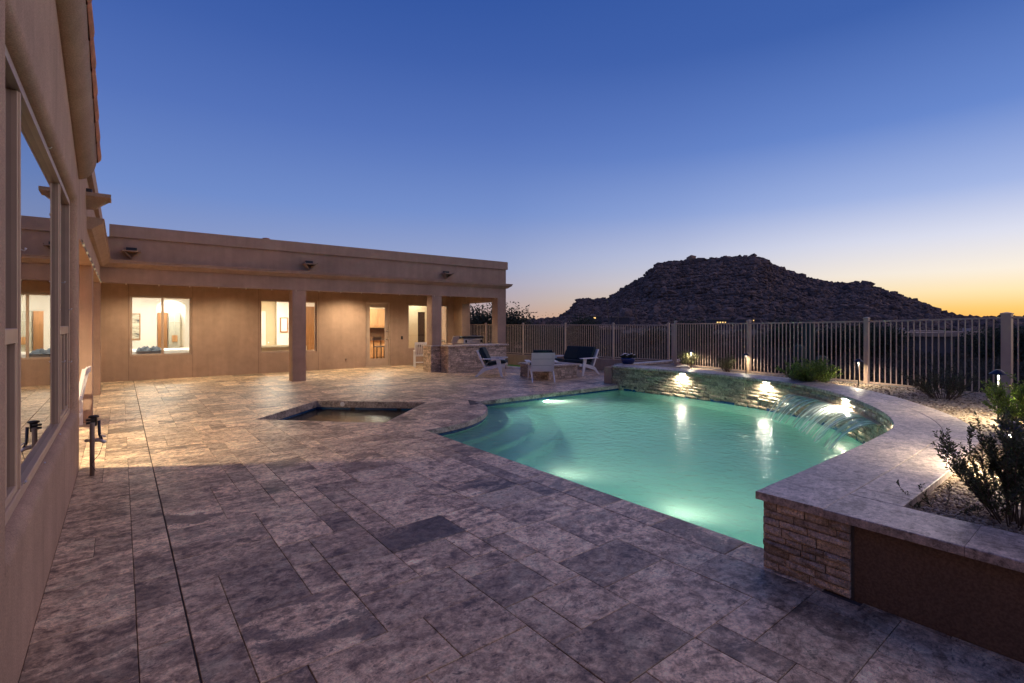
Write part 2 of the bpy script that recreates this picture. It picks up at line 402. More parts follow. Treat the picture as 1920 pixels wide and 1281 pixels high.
sil = [(900, 604), (1000, 601), (1050, 597), (1072, 577), (1086, 561), (1100, 558), (1112, 561), (1140, 559), (1165, 541), (1185, 526), (1205, 517), (1222, 500), (1232, 487), (1262, 484), (1290, 481), (1330, 480), (1360, 477), (1392, 474), (1412, 472), (1432, 477), (1446, 489), (1470, 500), (1502, 512), (1530, 520), (1560, 527), (1590, 529), (1607, 526), (1628, 530), (1650, 540), (1680, 548), (1700, 557), (1730, 569), (1752, 580), (1780, 590), (1810, 596), (1860, 598), (1920, 596), (2050, 592), (2300, 598)]
mm, t, b, o_ = newmat('granite_boulders'); p = pos(t); tv, _ = tintv(t)
c1 = ramp(t, noise(t, p, .05, 8, .7), [(.3, (.085, .055, .048)), (.7, (.30, .20, .16))])
c1 = mix(t, .75, c1, ramp(t, tv[0], [(0, (.35, .31, .31)), (1, (1.2, 1.1, 1.02))]), 'MULTIPLY')
t.links.new(c1, b.inputs['Base Color']); b.inputs['Roughness'].default_value = .95
bump(t, b, noise(t, p, .35, 6, .7), 1, 1.5)
az_ = np.array([math.atan2(a-960, 934)+AZ for a, _ in sil])
RD = 760.
ridge_h = np.array([1.6+(607-b_)/math.hypot(934, a-960)*RD*1.0 for a, b_ in sil])
na, nr = 420, 70
aa = np.linspace(az_[0], az_[-1], na); hh = np.interp(aa, az_, ridge_h)*.915+1.2
uu = np.linspace(0, 1, nr); rr_ = 400+uu*620
prof = np.where(uu < .58, (uu/.58)**1.15, 1-((uu-.58)/.42)**2)
A, Rr = np.meshgrid(aa, rr_, indexing='ij'); X = Rr*np.sin(A); Y = Rr*np.cos(A)
# perspective: the ridge line is the highest sight line, so scale height with distance to it
Z = -4+(hh[:, None]+4)*prof[None, :]
gul = fbm(X*.018, Y*.018, 5, 11)-.5
Z += gul*26*np.sin(np.clip(uu, 0, 1)*PI)[None, :]*np.clip(hh[:, None]/90, 0.08, 1)*np.clip(abs(uu-.58)*5, 0.05, 1)[None, :]
blk = np.floor(fbm(X*.09, Y*.09, 3, 5)*9)/9
Z += (blk-.45)*1.5*np.clip(hh[:, None]/70, .05, 1)*np.where(prof > .03, 1, 0)[None, :]
V = np.c_[X.ravel(), Y.ravel(), Z.ravel()]
ii, jj = np.meshgrid(np.arange(na-1), np.arange(nr-1), indexing='ij')
Fq = np.stack([ii*nr+jj, ii*nr+jj+1, (ii+1)*nr+jj+1, (ii+1)*nr+jj], -1).reshape(-1, 4)[:, ::-1]
mtn = np_mesh('mountain', V, Fq, mm, tint=np.clip(rng.normal(.5, .2, (len(V), 1)), 0, 1)*np.ones((1, 3)), kind='structure')
gr = (1+5**.5)/2
ICO_V = np.array([(-1, gr, 0), (1, gr, 0), (-1, -gr, 0), (1, -gr, 0), (0, -1, gr), (0, 1, gr), (0, -1, -gr), (0, 1, -gr), (gr, 0, -1), (gr, 0, 1), (-gr, 0, -1), (-gr, 0, 1)])/1.902
ICO_F = np.array([(0, 11, 5), (0, 5, 1), (0, 1, 7), (0, 7, 10), (0, 10, 11), (1, 5, 9), (5, 11, 4), (11, 10, 2), (10, 7, 6), (7, 1, 8), (3, 9, 4), (3, 4, 2), (3, 2, 6), (3, 6, 8), (3, 8, 9), (4, 9, 5), (2, 4, 11), (6, 2, 10), (8, 6, 7), (9, 8, 1)])
def rocks(name, C, size, mat, parent=None, flat=.8, jit=.25, tints=None, **kw):
    n = len(C); q = rng.normal(size=(n, 4)); q /= np.linalg.norm(q, axis=1)[:, None]
    w, x, y, z = q.T
    Rm = np.stack([1-2*(y*y+z*z), 2*(x*y-z*w), 2*(x*z+y*w), 2*(x*y+z*w), 1-2*(x*x+z*z), 2*(y*z-x*w), 2*(x*z-y*w), 2*(y*z+x*w), 1-2*(x*x+y*y)], -1).reshape(n, 3, 3)
    base = ICO_V[None]*(1+rng.uniform(-jit, jit, (n, 12, 1)))*rng.uniform(.65, 1.25, (n, 1, 3))
    Vv = np.einsum('nij,nkj->nki', Rm, base)*size[:, None, None]; Vv[:, :, 2] *= flat
    Vv = Vv+C[:, None, :]
    Ff = (ICO_F[None]+(np.arange(n)*12)[:, None, None]).reshape(-1, 3)
    ti = rng.uniform(0, 1, (n, 1)) if tints is None else tints
    return np_mesh(name, Vv.reshape(-1, 3), Ff, mat, parent, tint=np.repeat(np.c_[ti, ti, ti], 12, 0), **kw)
ri = rng.integers(0, na, 46000); rj = (rng.beta(1.6, 1.3, 46000)*.66*nr).astype(int)
hgt = hh[ri]; keep = rng.uniform(0, 1, 46000) < np.clip((hgt+4)/60, .03, 1)
ri, rj = ri[keep], rj[keep]
Cc = np.stack([X[ri, rj], Y[ri, rj], Z[ri, rj]], -1)+rng.uniform(-2.5, 2.5, (len(ri), 3))*[1, 1, .2]
rocks('boulder_field', Cc, rng.gamma(2.0, .62, len(ri))+.35, mm, mtn, kind='stuff')
# boulders on the skyline
ri = rng.choice(na, 520, p=np.clip(hh-8, .0, 200)/np.clip(hh-8, .0, 200).sum()); rj = np.clip(rng.normal(.57*nr, 1.3, 520), 0, nr-1).astype(int)
Cc = np.stack([X[ri, rj], Y[ri, rj], Z[ri, rj]+.4], -1)
rocks('skyline_boulders', Cc, rng.gamma(2.6, .85, 520)+.6, mm, mtn, kind='stuff')
aa0 = math.atan2(1295-960, 934)+AZ
tor = rocks('boulder', np.array([[math.sin(aa0)*760, math.cos(aa0)*760, 0]]), np.array([7.5]), plain('red_brown_granite', (.30, .17, .10), .9, 0, .2, .3), mtn, flat=.9, jit=.12)  # single boulder in a red-brown base colour, apart from the mountain rock
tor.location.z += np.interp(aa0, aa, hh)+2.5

# ------------------------------------------------------------------ pool deck: every paver is a part
deck = thing('pool_deck', None, None, (0, 0, 0), kind='structure')
coping_strip = [(POOL_X-.31, 1.0), (POOL_X+.3, 1.0), (POOL_X+.3, 6.71), (POOL_X-.31, 6.71)]
far_strip = [(5.4, POOL_Y-.3), (10.24, POOL_Y-.3), (10.24, POOL_Y+.31), (5.74, POOL_Y+.31)]
planter = [(3.345, -4), (3.345, 1.55)]+[apt(s) for s in np.linspace(.2, ARC_L, 50)]+[(13.4, 9.2), (14, -4)]
turf_poly = [(11.2, 13.7), (11.5, 13.35), (12.0, 13.2), (12.9, 13.2), (12.9, 18), (11.2, 18)]
beyond = [(13.36, 9.2), (13.15, 11.0), (12.8, 12.2), (11.4, 19), (20, 19), (20, -4), (14, -4)]
holes = [pool_poly, spa_poly, planter, turf_poly, beyond, [(-4, -4), (WX, -4), (WX, 7.28), (-4, 7.28)]]
holes2 = holes+[coping_strip, far_strip]
tiles = []
def tile_region(x0, x1, y0, y1, u=.203):
    nx = int(round((x1-x0)/u)); ny = int(round((y1-y0)/u)); ux = (x1-x0)/nx; uy = (y1-y0)/ny
    occ = np.zeros((nx, ny), bool); sh = [(2, 3), (3, 2), (3, 2), (2, 2), (2, 2), (1, 2), (2, 1), (3, 3)]
    for j in range(ny):
        for i in range(nx):
            if occ[i, j]: continue
            random.shuffle(sh); done = False
            for w, h in sh:
                if i+w <= nx and j+h <= ny and not occ[i:i+w, j:j+h].any(): done = True; break
            if not done: w = h = 1
            occ[i:i+w, j:j+h] = True
            tiles.append((x0+i*ux, x0+(i+w)*ux, y0+j*uy, y0+(j+h)*uy))
tile_region(WX, .28, -.6, 17.6); tile_region(.286, 13.4, -.6, 17.6)
tile_region(-3.6, WX, 7.28, 17.6)
GAP = .0016
def tile_mb(faces, z1=0.0, z0=-.03, tint=None):
    """extrude flat faces; side walls only on border edges, edge slightly eased"""
    mb = MB(); mb.t = tint or (R(), R(), R()); cnt = {}
    key = lambda p: (round(p[0], 4), round(p[1], 4))
    for f in faces:
        for i in range(len(f)):
            a, b_ = key(f[i]), key(f[(i+1) % len(f)]); cnt[frozenset((a, b_))] = cnt.get(frozenset((a, b_)), 0)+1
    for f in faces:
        k = len(f); mb.add([(*p, z1) for p in f], [tuple(range(k))])
        for i in range(k):
            a, b_ = f[i], f[(i+1) % k]
            if cnt[frozenset((key(a), key(b_)))] == 1: mb.add([(*a, z1), (*a, z0), (*b_, z0), (*b_, z1)], [(0, 1, 2, 3)])
    return mb
def merge(ms):
    o = MB()
    for m_ in ms:
        b = len(o.v); o.v += m_.v; o.f += [tuple(b+i for i in f) for f in m_.f]; o.tint += m_.tint; o.sm += m_.sm
    return o
def eased(x0, x1, y0, y1, z1, z0=-.03, c=.0025):
    mb = MB(); mb.t = (R(), R(), R())
    q = lambda d, z: [(x0+d, y0+d, z), (x1-d, y0+d, z), (x1-d, y1-d, z), (x0+d, y1-d, z)]
    vs = q(0, z0)+q(0, z1-c)+q(c, z1); fs = [(8, 9, 10, 11)]
    for k in (0, 4):
        for i in range(4): j = (i+1) % 4; fs.append((k+i, k+j, k+4+j, k+4+i))
    return mb.add(vs, fs)
pieces = []
for (x0, x1, y0, y1) in tiles:
    q = [(x0+GAP, y0+GAP), (x1-GAP, y0+GAP), (x1-GAP, y1-GAP), (x0+GAP, y1-GAP)]
    z1 = U(-.0018, .0008); r = clip(q, holes2)
    if r is None: mb = eased(x0+GAP, x1-GAP, y0+GAP, y1-GAP, z1)
    elif not r: continue
    else: mb = tile_mb(r, z1)
    cx, cy = (x0+x1)/2, (y0+y1)/2; d = max(project(cx, cy, 0)[2], .5)
    sz = (x1-x0)*(y1-y0)/d**3 if seen(cx, cy, 0) or seen(x1, y1, 0) or seen(x0, y1, 0) else 0
    pieces.append((sz, mb))
pieces.sort(key=lambda a: -a[0])
for sz, mb in pieces[:284]: mb.build('paving_tile', M['deck'], deck)
merge([m_ for _, m_ in pieces[284:]]).build('distant_paving', M['deck'], deck, kind='stuff')
# coping stones along the two straight pool edges
y = 1.2
while y < 6.69:
    l = min(U(.38, .62), 6.69-y); mb = eased(POOL_X-.305, POOL_X-.001, y+GAP, y+l-GAP, .001, -.05, .004); mb.build('coping_stone', M['deck'], deck); y += l
x = 5.78
while x < 10.2:
    l = min(U(.4, .62), 10.22-x); mb = eased(x+GAP, x+l-GAP, POOL_Y+.001, POOL_Y+.30, .001, -.05, .004); mb.build('coping_stone', M['deck'], deck); x += l
# mortar bed under the pavers
bedf = clip([(-3.6, -.6), (13.4, -.6), (13.4, 17.6), (-3.6, 17.6)], holes)
tile_mb(bedf, -.008, -.06).build('mortar_bed', M['mortar'], deck)
tile_mb([turf_poly], .004, -.1).build('lawn', M['turf'], None, kind='structure')
MB().tube([(11.17, 18, .01), (11.17, 13.75, .01), (11.3, 13.45, .01), (11.6, 13.25, .01), (12, 13.15, .01), (12.9, 13.15, .01)], .05, 6).build('lawn_edging', M['white'], None, kind='structure')

# ------------------------------------------------------------------ pool
pool = thing('swimming_pool', None, None, (0, 0, 0), kind='structure')
def ring(poly, z0, z1, mat, name, parent, off=0, closed=True, flip=False):
    mb = MB(); n = len(poly)
    for i in range(n if closed else n-1):
        a, b_ = poly[i], poly[(i+1) % n]; mb.add([(*a, z0), (*b_, z0), (*b_, z1), (*a, z1)], [(0, 1, 2, 3)])
    return mb.build(name, mat, parent)
mp_, t, b, o_ = newmat('pool_plaster'); p = pos(t)
t.links.new(ramp(t, noise(t, p, 1.3, 7, .6), [(.3, (.46, .68, .62)), (.7, (.58, .80, .74))]), b.inputs['Base Color']); b.inputs['Roughness'].default_value = .8
mt, t, b, o_ = newmat('blue_waterline_mosaic'); br = N(t, 'ShaderNodeTexBrick'); br.offset = 0
geo = N(t, 'ShaderNodeNewGeometry'); sp = N(t, 'ShaderNodeSeparateXYZ'); t.links.new(geo.outputs['Position'], sp.inputs[0])
cb = N(t, 'ShaderNodeCombineXYZ'); t.links.new(math_(t, 'ADD', sp.outputs[0], sp.outputs[1]), cb.inputs[0]); t.links.new(sp.outputs[2], cb.inputs[1]); t.links.new(cb.outputs[0], br.inputs[0])
br.inputs['Scale'].default_value = 20; br.inputs['Color1'].default_value = (.008, .05, .16, 1); br.inputs['Color2'].default_value = (.02, .10, .26, 1); br.inputs['Mortar'].default_value = (.02, .03, .05, 1)
br.inputs['Brick Width'].default_value = 1; br.inputs['Row Height'].default_value = 1; br.inputs['Mortar Size'].default_value = .05
t.links.new(br.outputs[0], b.inputs['Base Color']); b.inputs['Roughness'].default_value = .12
FLOOR = -1.05
MB().add([(*p_, FLOOR) for p_ in pool_poly], [tuple(range(len(pool_poly)))]).build('pool_floor', mp_, pool)
ring(pool_poly, FLOOR, WATER-.03, mp_, 'pool_wall', pool)
ring(pool_poly, WATER-.03, -.082, mt, 'waterline_tile', pool)
# vertical travertine face under the coping, cut in pieces, along the peninsula and far edge
def face_stones(path, z0, z1, parent, inward, name='edge_stone', step=.42):
    P = np.array(path); L = np.r_[0, np.cumsum(np.linalg.norm(np.diff(P, axis=0), axis=1))]; s = 0
    while s < L[-1]-.01:
        e = min(s+U(step*.7, step*1.3), L[-1]); mb = MB(); mb.t = (R(), R(), R())
        ss = np.linspace(s+.002, e-.002, 5); q = [(np.interp(a, L, P[:, 0]), np.interp(a, L, P[:, 1])) for a in ss]
        th_ = .025; vs = []; 
        for k, (x, y) in enumerate(q):
            k2 = min(k+1, 4); k1 = max(k-1, 0); tx, ty = q[k2][0]-q[k1][0], q[k2][1]-q[k1][1]; l = math.hypot(tx, ty)
            nx, ny = -ty/l*inward*th_, tx/l*inward*th_
            vs += [(x+nx, y+ny, z0), (x+nx, y+ny, z1), (x-nx*2, y-ny*2, z1), (x-nx*2, y-ny*2, z0)]
        fs = [(k*4+a, k*4+4+a, k*4+4+(a+1) % 4, k*4+(a+1) % 4) for k in range(4) for a in range(4)]+[(0, 1, 2, 3), (19, 18, 17, 16)]
        mb.add(vs, fs).build(name, M['coping'], parent); s = e
face_stones(pen, -.082, -.003, pool, -1)
face_stones([(5.80, POOL_Y), (10.24, POOL_Y)], -.082, -.003, pool, -1)
ring([(POOL_X, 1.6), (POOL_X, 6.7)], -.082, -.003, M['coping'], 'coping_face', pool, closed=False)
# entry steps, concentric with the peninsula
for k, (r_, z_) in enumerate([(2.66, -.30), (3.10, -.50), (3.56, -.72)]):
    mb = MB(); ang = np.linspace(-PI/2, -math.asin(.4/r_), 40)
    prof = [(2.1, z_), (r_-.09, z_), (r_-.055, z_-.006), (r_-.025, z_-.025), (r_-.006, z_-.055), (r_, z_-.09), (r_, FLOOR)]
    vs = [(PC[0]+q[0]*math.cos(a), PC[1]+q[0]*math.sin(a), q[1]) for a in ang for q in prof]
    nP = len(prof); fs = [(i*nP+j, (i+1)*nP+j, (i+1)*nP+j+1, i*nP+j+1) for i in range(39) for j in range(nP-1)]
    mb.add(vs, fs, True); mb.build('pool_step', mp_, pool)
    for a in (-1.25, -.75, -.35):
        MB().lathe([(.035, 0), (.035, .012), (.0, .016)], (PC[0]+(r_-.2)*math.cos(a), PC[1]+(r_-.2)*math.sin(a), z_), 12).build('floor_return', M['plaster_white'], pool)
# water surface: clear, tinted, gently rippled
def water_mat(name, tint, bs=.25, body=(.05, .25, .2), bodyf=.0):
    m, t, b, o = newmat(name); p = pos(t)
    mpn = N(t, 'ShaderNodeMapping'); mpn.inputs['Scale'].default_value = (1, 1, 1); t.links.new(p, mpn.inputs[0])
    h = math_(t, 'ADD', noise(t, mpn.outputs[0], 7, 3, .5, .6), math_(t, 'MULTIPLY', noise(t, mpn.outputs[0], 22, 2), .35))
    bn = N(t, 'ShaderNodeBump'); bn.inputs['Strength'].default_value = bs; bn.inputs['Distance'].default_value = .05; t.links.new(h, bn.inputs['Height'])
    tr = N(t, 'ShaderNodeBsdfRefraction'); tr.inputs['Color'].default_value = (*tint, 1); tr.inputs['IOR'].default_value = 1.33; tr.inputs['Roughness'].default_value = .06; t.links.new(bn.outputs[0], tr.inputs['Normal'])
    df = N(t, 'ShaderNodeBsdfTranslucent'); df.inputs[0].default_value = (*body, 1)
    m0 = N(t, 'ShaderNodeMixShader'); m0.inputs[0].default_value = bodyf; t.links.new(tr.outputs[0], m0.inputs[1]); t.links.new(df.outputs[0], m0.inputs[2])
    gl = N(t, 'ShaderNodeBsdfGlossy'); gl.inputs['Roughness'].default_value = .19; t.links.new(bn.outputs[0], gl.inputs['Normal'])
    fr = N(t, 'ShaderNodeFresnel'); fr.inputs[0].default_value = 1.33; t.links.new(bn.outputs[0], fr.inputs['Normal'])
    ms = N(t, 'ShaderNodeMixShader'); t.links.new(fr.outputs[0], ms.inputs[0]); t.links.new(m0.outputs[0], ms.inputs[1]); t.links.new(gl.outputs[0], ms.inputs[2])
    t.links.new(ms.outputs[0], o.inputs[0]); return m
M['water'] = water_mat('pool_water', (.48, .93, .84), .32, (.66, .95, .86), .08)
M['spawater'] = water_mat('spa_water', (.40, .45, .42), .12, (.3, .35, .3), .0)
mb = MB().add([(*p_, WATER) for p_ in pool_poly], [tuple(range(len(pool_poly)))]).build('pool_water', M['water'], None, kind='structure')
# spa
spa = thing('spa', None, None, (0, 0, 0), kind='structure')
sfl = plain('dark_spa_plaster', (.03, .08, .11), .8)
MB().add([(*p_, -.9) for p_ in spa_poly], [(0, 1, 2, 3)]).build('spa_floor', sfl, spa)
ring(spa_poly, -.9, -.19, sfl, 'spa_wall', spa)
ring(spa_poly, -.19, -.13, mt, 'waterline_tile', spa)
for i in range(4): face_stones([spa_poly[i], spa_poly[(i+1) % 4]], -.13, -.003, spa, 1, step=.32)
MB().add([(*p_, -.17) for p_ in spa_poly], [(0, 1, 2, 3)]).build('spa_water', M['spawater'], None, kind='structure')
nrm = Vector((-.73, -.68, 0)).normalized(); c0 = Vector((3.62, 10.26, -.065))+nrm*.03
mb = MB(); mb.tube([c0, c0+nrm*.012], [.05, .045], 14); mb.build('spa_return', M['plaster_white'], spa)

# ------------------------------------------------------------------ raised pool wall faced with split stone
rw = thing('raised_pool_wall', 'curved raised wall of split travertine with a pale stone cap round the pool', 'wall', (6.6, 1.3, 0))
CAPZ = .49
def stone_mb(frame, u0, u1, z0, z1, proud, gx=4, gz=3):
    """frame(u, depth) -> (x, y); rough front face"""
    mb = MB(); mb.t = (R(), R(), R()); g_ = .0025; u0 += g_; u1 -= g_; z0 += g_; z1 -= g_
    vs = []
    for j in range(gz+1):
        for i in range(gx+1):
            edge = i in (0, gx) or j in (0, gz)
            dd = proud*(.55 if edge else U(.75, 1.15)); u = u0+(u1-u0)*i/gx+(0 if edge else U(-.1, .1)*(u1-u0)/gx); z = z0+(z1-z0)*j/gz
            vs.append((*frame(u, -dd), z))
    fs = [(j*(gx+1)+i, j*(gx+1)+i+1, (j+1)*(gx+1)+i+1, (j+1)*(gx+1)+i) for j in range(gz) for i in range(gx)]
    b = len(vs); vs += [(*frame(u0, .02), z0), (*frame(u1, .02), z0), (*frame(u1, .02), z1), (*frame(u0, .02), z1)]
    bot = [i for i in range(gx+1)]; top = [gz*(gx+1)+i for i in range(gx+1)]
    fs += [tuple([b, b+1]+bot[::-1]), tuple([b+3]+top+[b+2])]
    fs += [tuple([b]+[j*(gx+1) for j in range(gz+1)]+[b+3]), tuple([b+1, b+2]+[j*(gx+1)+gx for j in range(gz, -1, -1)])]
    return mb.add(vs, fs)
def stones(frame, U0, U1, z0, z1, rows, lr, proud=(.012, .034), z0b=None):
    out = []; hs = [U(.8, 1.2) for _ in range(rows)]; s = sum(hs); z = z0
    for h_ in hs:
        h = h_/s*(z1-z0); u = U0-U(0, lr[1]*.8)
        while u < U1-.02:
            e = u+U(*lr); 
            if U1-e < lr[0]*.6: e = U1
            a = max(u, U0)
            if u < U0 and e < U0+lr[0]*.6: u = U0; continue
            if e > a+.01: out.append((frame, a, min(e, U1), z, z+h, U(*proud)))
            u = e
        z += h
    return out
arcf = lambda u, d: apt(u, d+.015)
S0 = 3.2                              # where the face comes into view behind the near arm
lst = []
for st in stones(arcf, S0, ARC_L-.0, WATER+.0, .44, 8, (.14, .38)): lst.append((st, M['wetstone']))
xf = lambda u, d: (3.345+d, u)       # end face towards the deck, u = y
for st in stones(xf, 1.06, 1.56, 0, .44, 9, (.08, .24), (.012, .04)): lst.append((st, M['stone']))
yf = lambda u, d: (u, 8.735-d)
for st in stones(yf, 10.20, 10.9, 0, .44, 8, (.12, .3)): lst.append((st, M['stone']))
def zsize(st):
    f, u0, u1, z0, z1, pr_ = st; x, y = f((u0+u1)/2, 0); return (u1-u0)*(z1-z0)/max(project(x, y, 0)[2], 1)**2
lst.sort(key=lambda a: -zsize(a[0]))
for (st, mt_) in lst[:255]: stone_mb(*st).build('stone', mt_, rw)
if len(lst) > 255: merge([stone_mb(*st, 2, 2) for st, _ in lst[255:]]).build('far_stones', M['wetstone'], rw, kind='stuff')
# unseen pool side of the near arm and corner quoins
merge([stone_mb(*st, 2, 2) for st in stones(arcf, 0.06, S0, WATER, .44, 8, (.16, .4))]).build('near_arm_stones', M['wetstone'], rw, kind='stuff')
# core of the wall
mb = MB(); ss = np.linspace(.055, ARC_L, 70)
for a, b_ in zip(ss[:-1], ss[1:]):
    p = [apt(a, .02), apt(b_, .02), apt(b_, .55), apt(a, .55)]
    mb.add([(*q, -.3) for q in p]+[(*q, .438) for q in p], [(0, 1, 2, 3), (4, 7, 6, 5), (0, 4, 5, 1), (2, 6, 7, 3), (0, 3, 7, 4), (1, 5, 6, 2)])
mb.build('wall_core', M['mortar'], rw)
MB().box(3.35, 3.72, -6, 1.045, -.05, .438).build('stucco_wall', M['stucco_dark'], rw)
MB().box(3.351, 3.72, 1.046, 1.545, -.05, .4375).build('end_core', M['mortar'], rw)
MB().box(10.22, 13.3, 8.74, 9.0, -.3, .438).build('back_wall', M['stucco'], rw)
# cap stones: two rows round the curve, one along the stucco arm, one along the back arm
def capstone(path_in, path_out):
    mb = MB(); mb.t = (R(), R(), R()); n = len(path_in); z0, z1, c = CAPZ-.05, CAPZ+U(-.001, .001), .004
    vs = []
    for (xi, yi), (xo, yo) in zip(path_in, path_out):
        l = math.hypot(xo-xi, yo-yi); ex, ey = (xo-xi)/l*c, (yo-yi)/l*c
        vs += [(xi, yi, z0), (xi, yi, z1-c), (xi+ex, yi+ey, z1), (xo-ex, yo-ey, z1), (xo, yo, z1-c), (xo, yo, z0)]
    fs = [(k*6+a, k*6+6+a, k*6+6+(a+1) % 6, k*6+(a+1) % 6) for k in range(n-1) for a in range(6)]+[tuple(range(6)), tuple((n-1)*6+a for a in range(5, -1, -1))]
    return mb.add(vs, fs)
for (o0, o1, st_, ln) in ((-.045, .36, 0, .62), (.3625, .645, .36, .55)):
    s = .0 if o0 < 0 else .62
    while s < ARC_L-.05:
        e = min(s+U(ln*.75, ln*1.25), ARC_L); e = ARC_L if ARC_L-e < .25 else e
        q = np.linspace(s+.0012, e-.0012, 6); capstone([apt(a, o0) for a in q], [apt(a, o1) for a in q]).build('capstone', M['cap'], rw); s = e
y = 1.255
capstone([(3.305, 1.258), (3.305, .62)], [(3.93, 1.258), (3.93, .985)]).build('capstone', M['cap'], rw) if False else None
for (ya, yb) in ((1.1945, .56), (.5575, -.22), (-.2225, -.95), (-.9525, -1.7), (-1.7025, -2.5)):
    xo = 3.735
    capstone([(3.305, ya), (3.305, yb)], [(xo, ya), (xo, yb)]).build('capstone', M['cap'], rw)
MB().cbox(3.7375, 3.944, .912, 1.1935, .44, .4895, .003).build('capstone', M['cap'], rw)
for xa in np.arange(10.66, 13.2, .62): MB().cbox(xa+.001, xa+.619, 8.70, 9.04, .44, CAPZ, .004).build('capstone', M['cap'], rw)

# gravel bed
bedp = [(3.73, -6), (3.73, .93)]+outer+[(10.95, 8.7), (13.0, 8.7), (12.2, 6.5), (11.6, 3.3), (11.35, 1.4), (11.1, -1), (11, -6)]
mgv, t, b, o_ = newmat('tan_gravel'); p = pos(t)
vo = N(t, 'ShaderNodeTexVoronoi'); vo.inputs['Scale'].default_value = 42; t.links.new(p, vo.inputs['Vector'])
t.links.new(mix(t, .5, ramp(t, vo.outputs['Color'], [(0, (.16, .11, .07)), (1, (.52, .40, .27))]), ramp(t, noise(t, p, 3, 4), [(.3, (.2, .15, .1)), (.7, (.46, .36, .25))])), b.inputs['Base Color'])
b.inputs['Roughness'].default_value = .9; bump(t, b, vo.outputs['Distance'], -1.0, .02)
gravel = tile_mb([bedp], .425, .2).build('gravel_bed', mgv, None, kind='structure')
mpb, t, b, o_ = newmat('pebble'); tv, _ = tintv(t)
t.links.new(ramp(t, tv[0], [(0, (.13, .085, .055)), (.5, (.38, .28, .18)), (1, (.62, .50, .36))]), b.inputs['Base Color']); b.inputs['Roughness'].default_value = .85
def pebbles(n, x0, x1, y0, y1, smin, smax, name):
    P = np.c_[rng.uniform(x0, x1, n), rng.uniform(y0, y1, n)]
    k = np.array([inpoly(a, b_, bedp) for a, b_ in P]); P = P[k]; s_ = rng.uniform(smin, smax, len(P))
    C = np.c_[P, .425+s_*.25]
    return rocks(name, C, s_, mpb, gravel, flat=.7, jit=.2, kind='stuff')
pebbles(17000, 3.7, 6.4, -.5, 1.12, .008, .017, 'gravel_stones')
pebbles(11000, 6.4, 11.6, -1.2, 5.2, .010, .022, 'gravel_stones')
rocks('landscape_rock', np.array([[11.4, 7.35, .45]]), np.array([.17]), M['concrete'], None, label='fist sized tan rock on the gravel beside the leftmost path light', cat='rock')

# ------------------------------------------------------------------ house
house = thing('house', 'single storey tan stucco house with a covered patio wrapping the pool deck', 'house', (0, 17.6, 0))
st = M['stucco']
def hb(name, x0, x1, y0, y1, z0, z1, mat=None, parent=None, **kw): return MB().box(x0, x1, y0, y1, z0, z1).build(name, mat or st, parent or house, **kw)
# openings of the back wall
OP = [(.212, 1.665, .68, 2.385), (3.53, 5.30, .65, 2.365), (7.04, 8.0, 0, 2.40), (8.73, 10.51, .62, 2.345)]
def wall_x(y0, y1, x0, x1, z0, z1, ops, name, mat=None):
    mb = MB(); x = x0
    for a, b_, c, d in ops:
        mb.box(x, a, y0, y1, z0, z1)
        if c > z0: mb.box(a, b_, y0, y1, z0, c)
        mb.box(a, b_, y0, y1, d, z1); x = b_
    mb.box(x, x1, y0, y1, z0, z1); return mb.build(name, mat or st, house)
wall_x(BY, BY+.22, -4, 10.77, -.05, 2.8, OP, 'patio_wall')
for xj, z0, z1 in ((.18, 0, 2.8), (1.695, 0, 2.8), (3.48, 0, 2.8), (5.355, 0, 2.8), (6.9, 2.6, 2.8)):
    hb('control_joint', xj-.004, xj+.004, BY-.003, BY+.01, z0, z1, M['stucco_dark'])
hb('side_wall', 10.77, 11.15, 16.95, 24, -.05, 3.5)
hb('side_header', 10.772, 11.148, 14.9, 16.95, 2.41, 3.5)
for (x0, y0) in ((3.73, FY), (8.08, FY), (10.77, FY)): hb('column', x0, x0+.36 if x0 < 10 else 11.15, y0+.001, y0+.35, -.03, 2.541)
hb('column', -.72, WX, FY+.001, FY+.35, -.03, 2.541); hb('column', -.72, WX-.001, 10.55, 10.95, -.03, 2.541)
hb('patio_beam', -.72, 11.15, FY, FY+.35, 2.541, 3.58)
hb('patio_beam', -.72, WX, 7.3, FY-.001, 2.541, 3.58)
hb('parapet_cap', -.2, 11.20, FY-.05, FY+.35, 3.58, 3.86, M['stucco_trim']); hb('parapet_cap', 10.9, 11.2, FY+.351, 24, 3.58, 3.86, M['stucco_trim'])
hb('parapet_cap', -.72, WX+.06, 7.22, FY+.35, 3.58, 3.86, M['stucco_trim'])
def cornice(pts, dirs, name='cornice'):
    prof = [(0, 2.885), (.05, 2.89), (.075, 2.915), (.13, 2.955), (.165, 2.975), (.165, 3.02), (.185, 3.025), (.185, 3.05), (0, 3.06)]
    mb = MB(); vs = []
    for (x, y), (dx, dy) in zip(pts, dirs): vs += [(x+dx*a, y+dy*a, z) for a, z in prof]
    n = len(prof); fs = [(k*n+i, (k+1)*n+i, (k+1)*n+(i+1) % n, k*n+(i+1) % n) for k in range(len(pts)-1) for i in range(n)]
    fs += [tuple(range(n)), tuple((len(pts)-1)*n+i for i in range(n-1, -1, -1))]
    return mb.add(vs, fs).build(name, M['stucco_trim'], house)
cornice([(WX, 8.9), (WX, FY), (11.15, FY), (11.15, 22)], [(1, 0), (1, -1), (1, -1), (1, 0)])
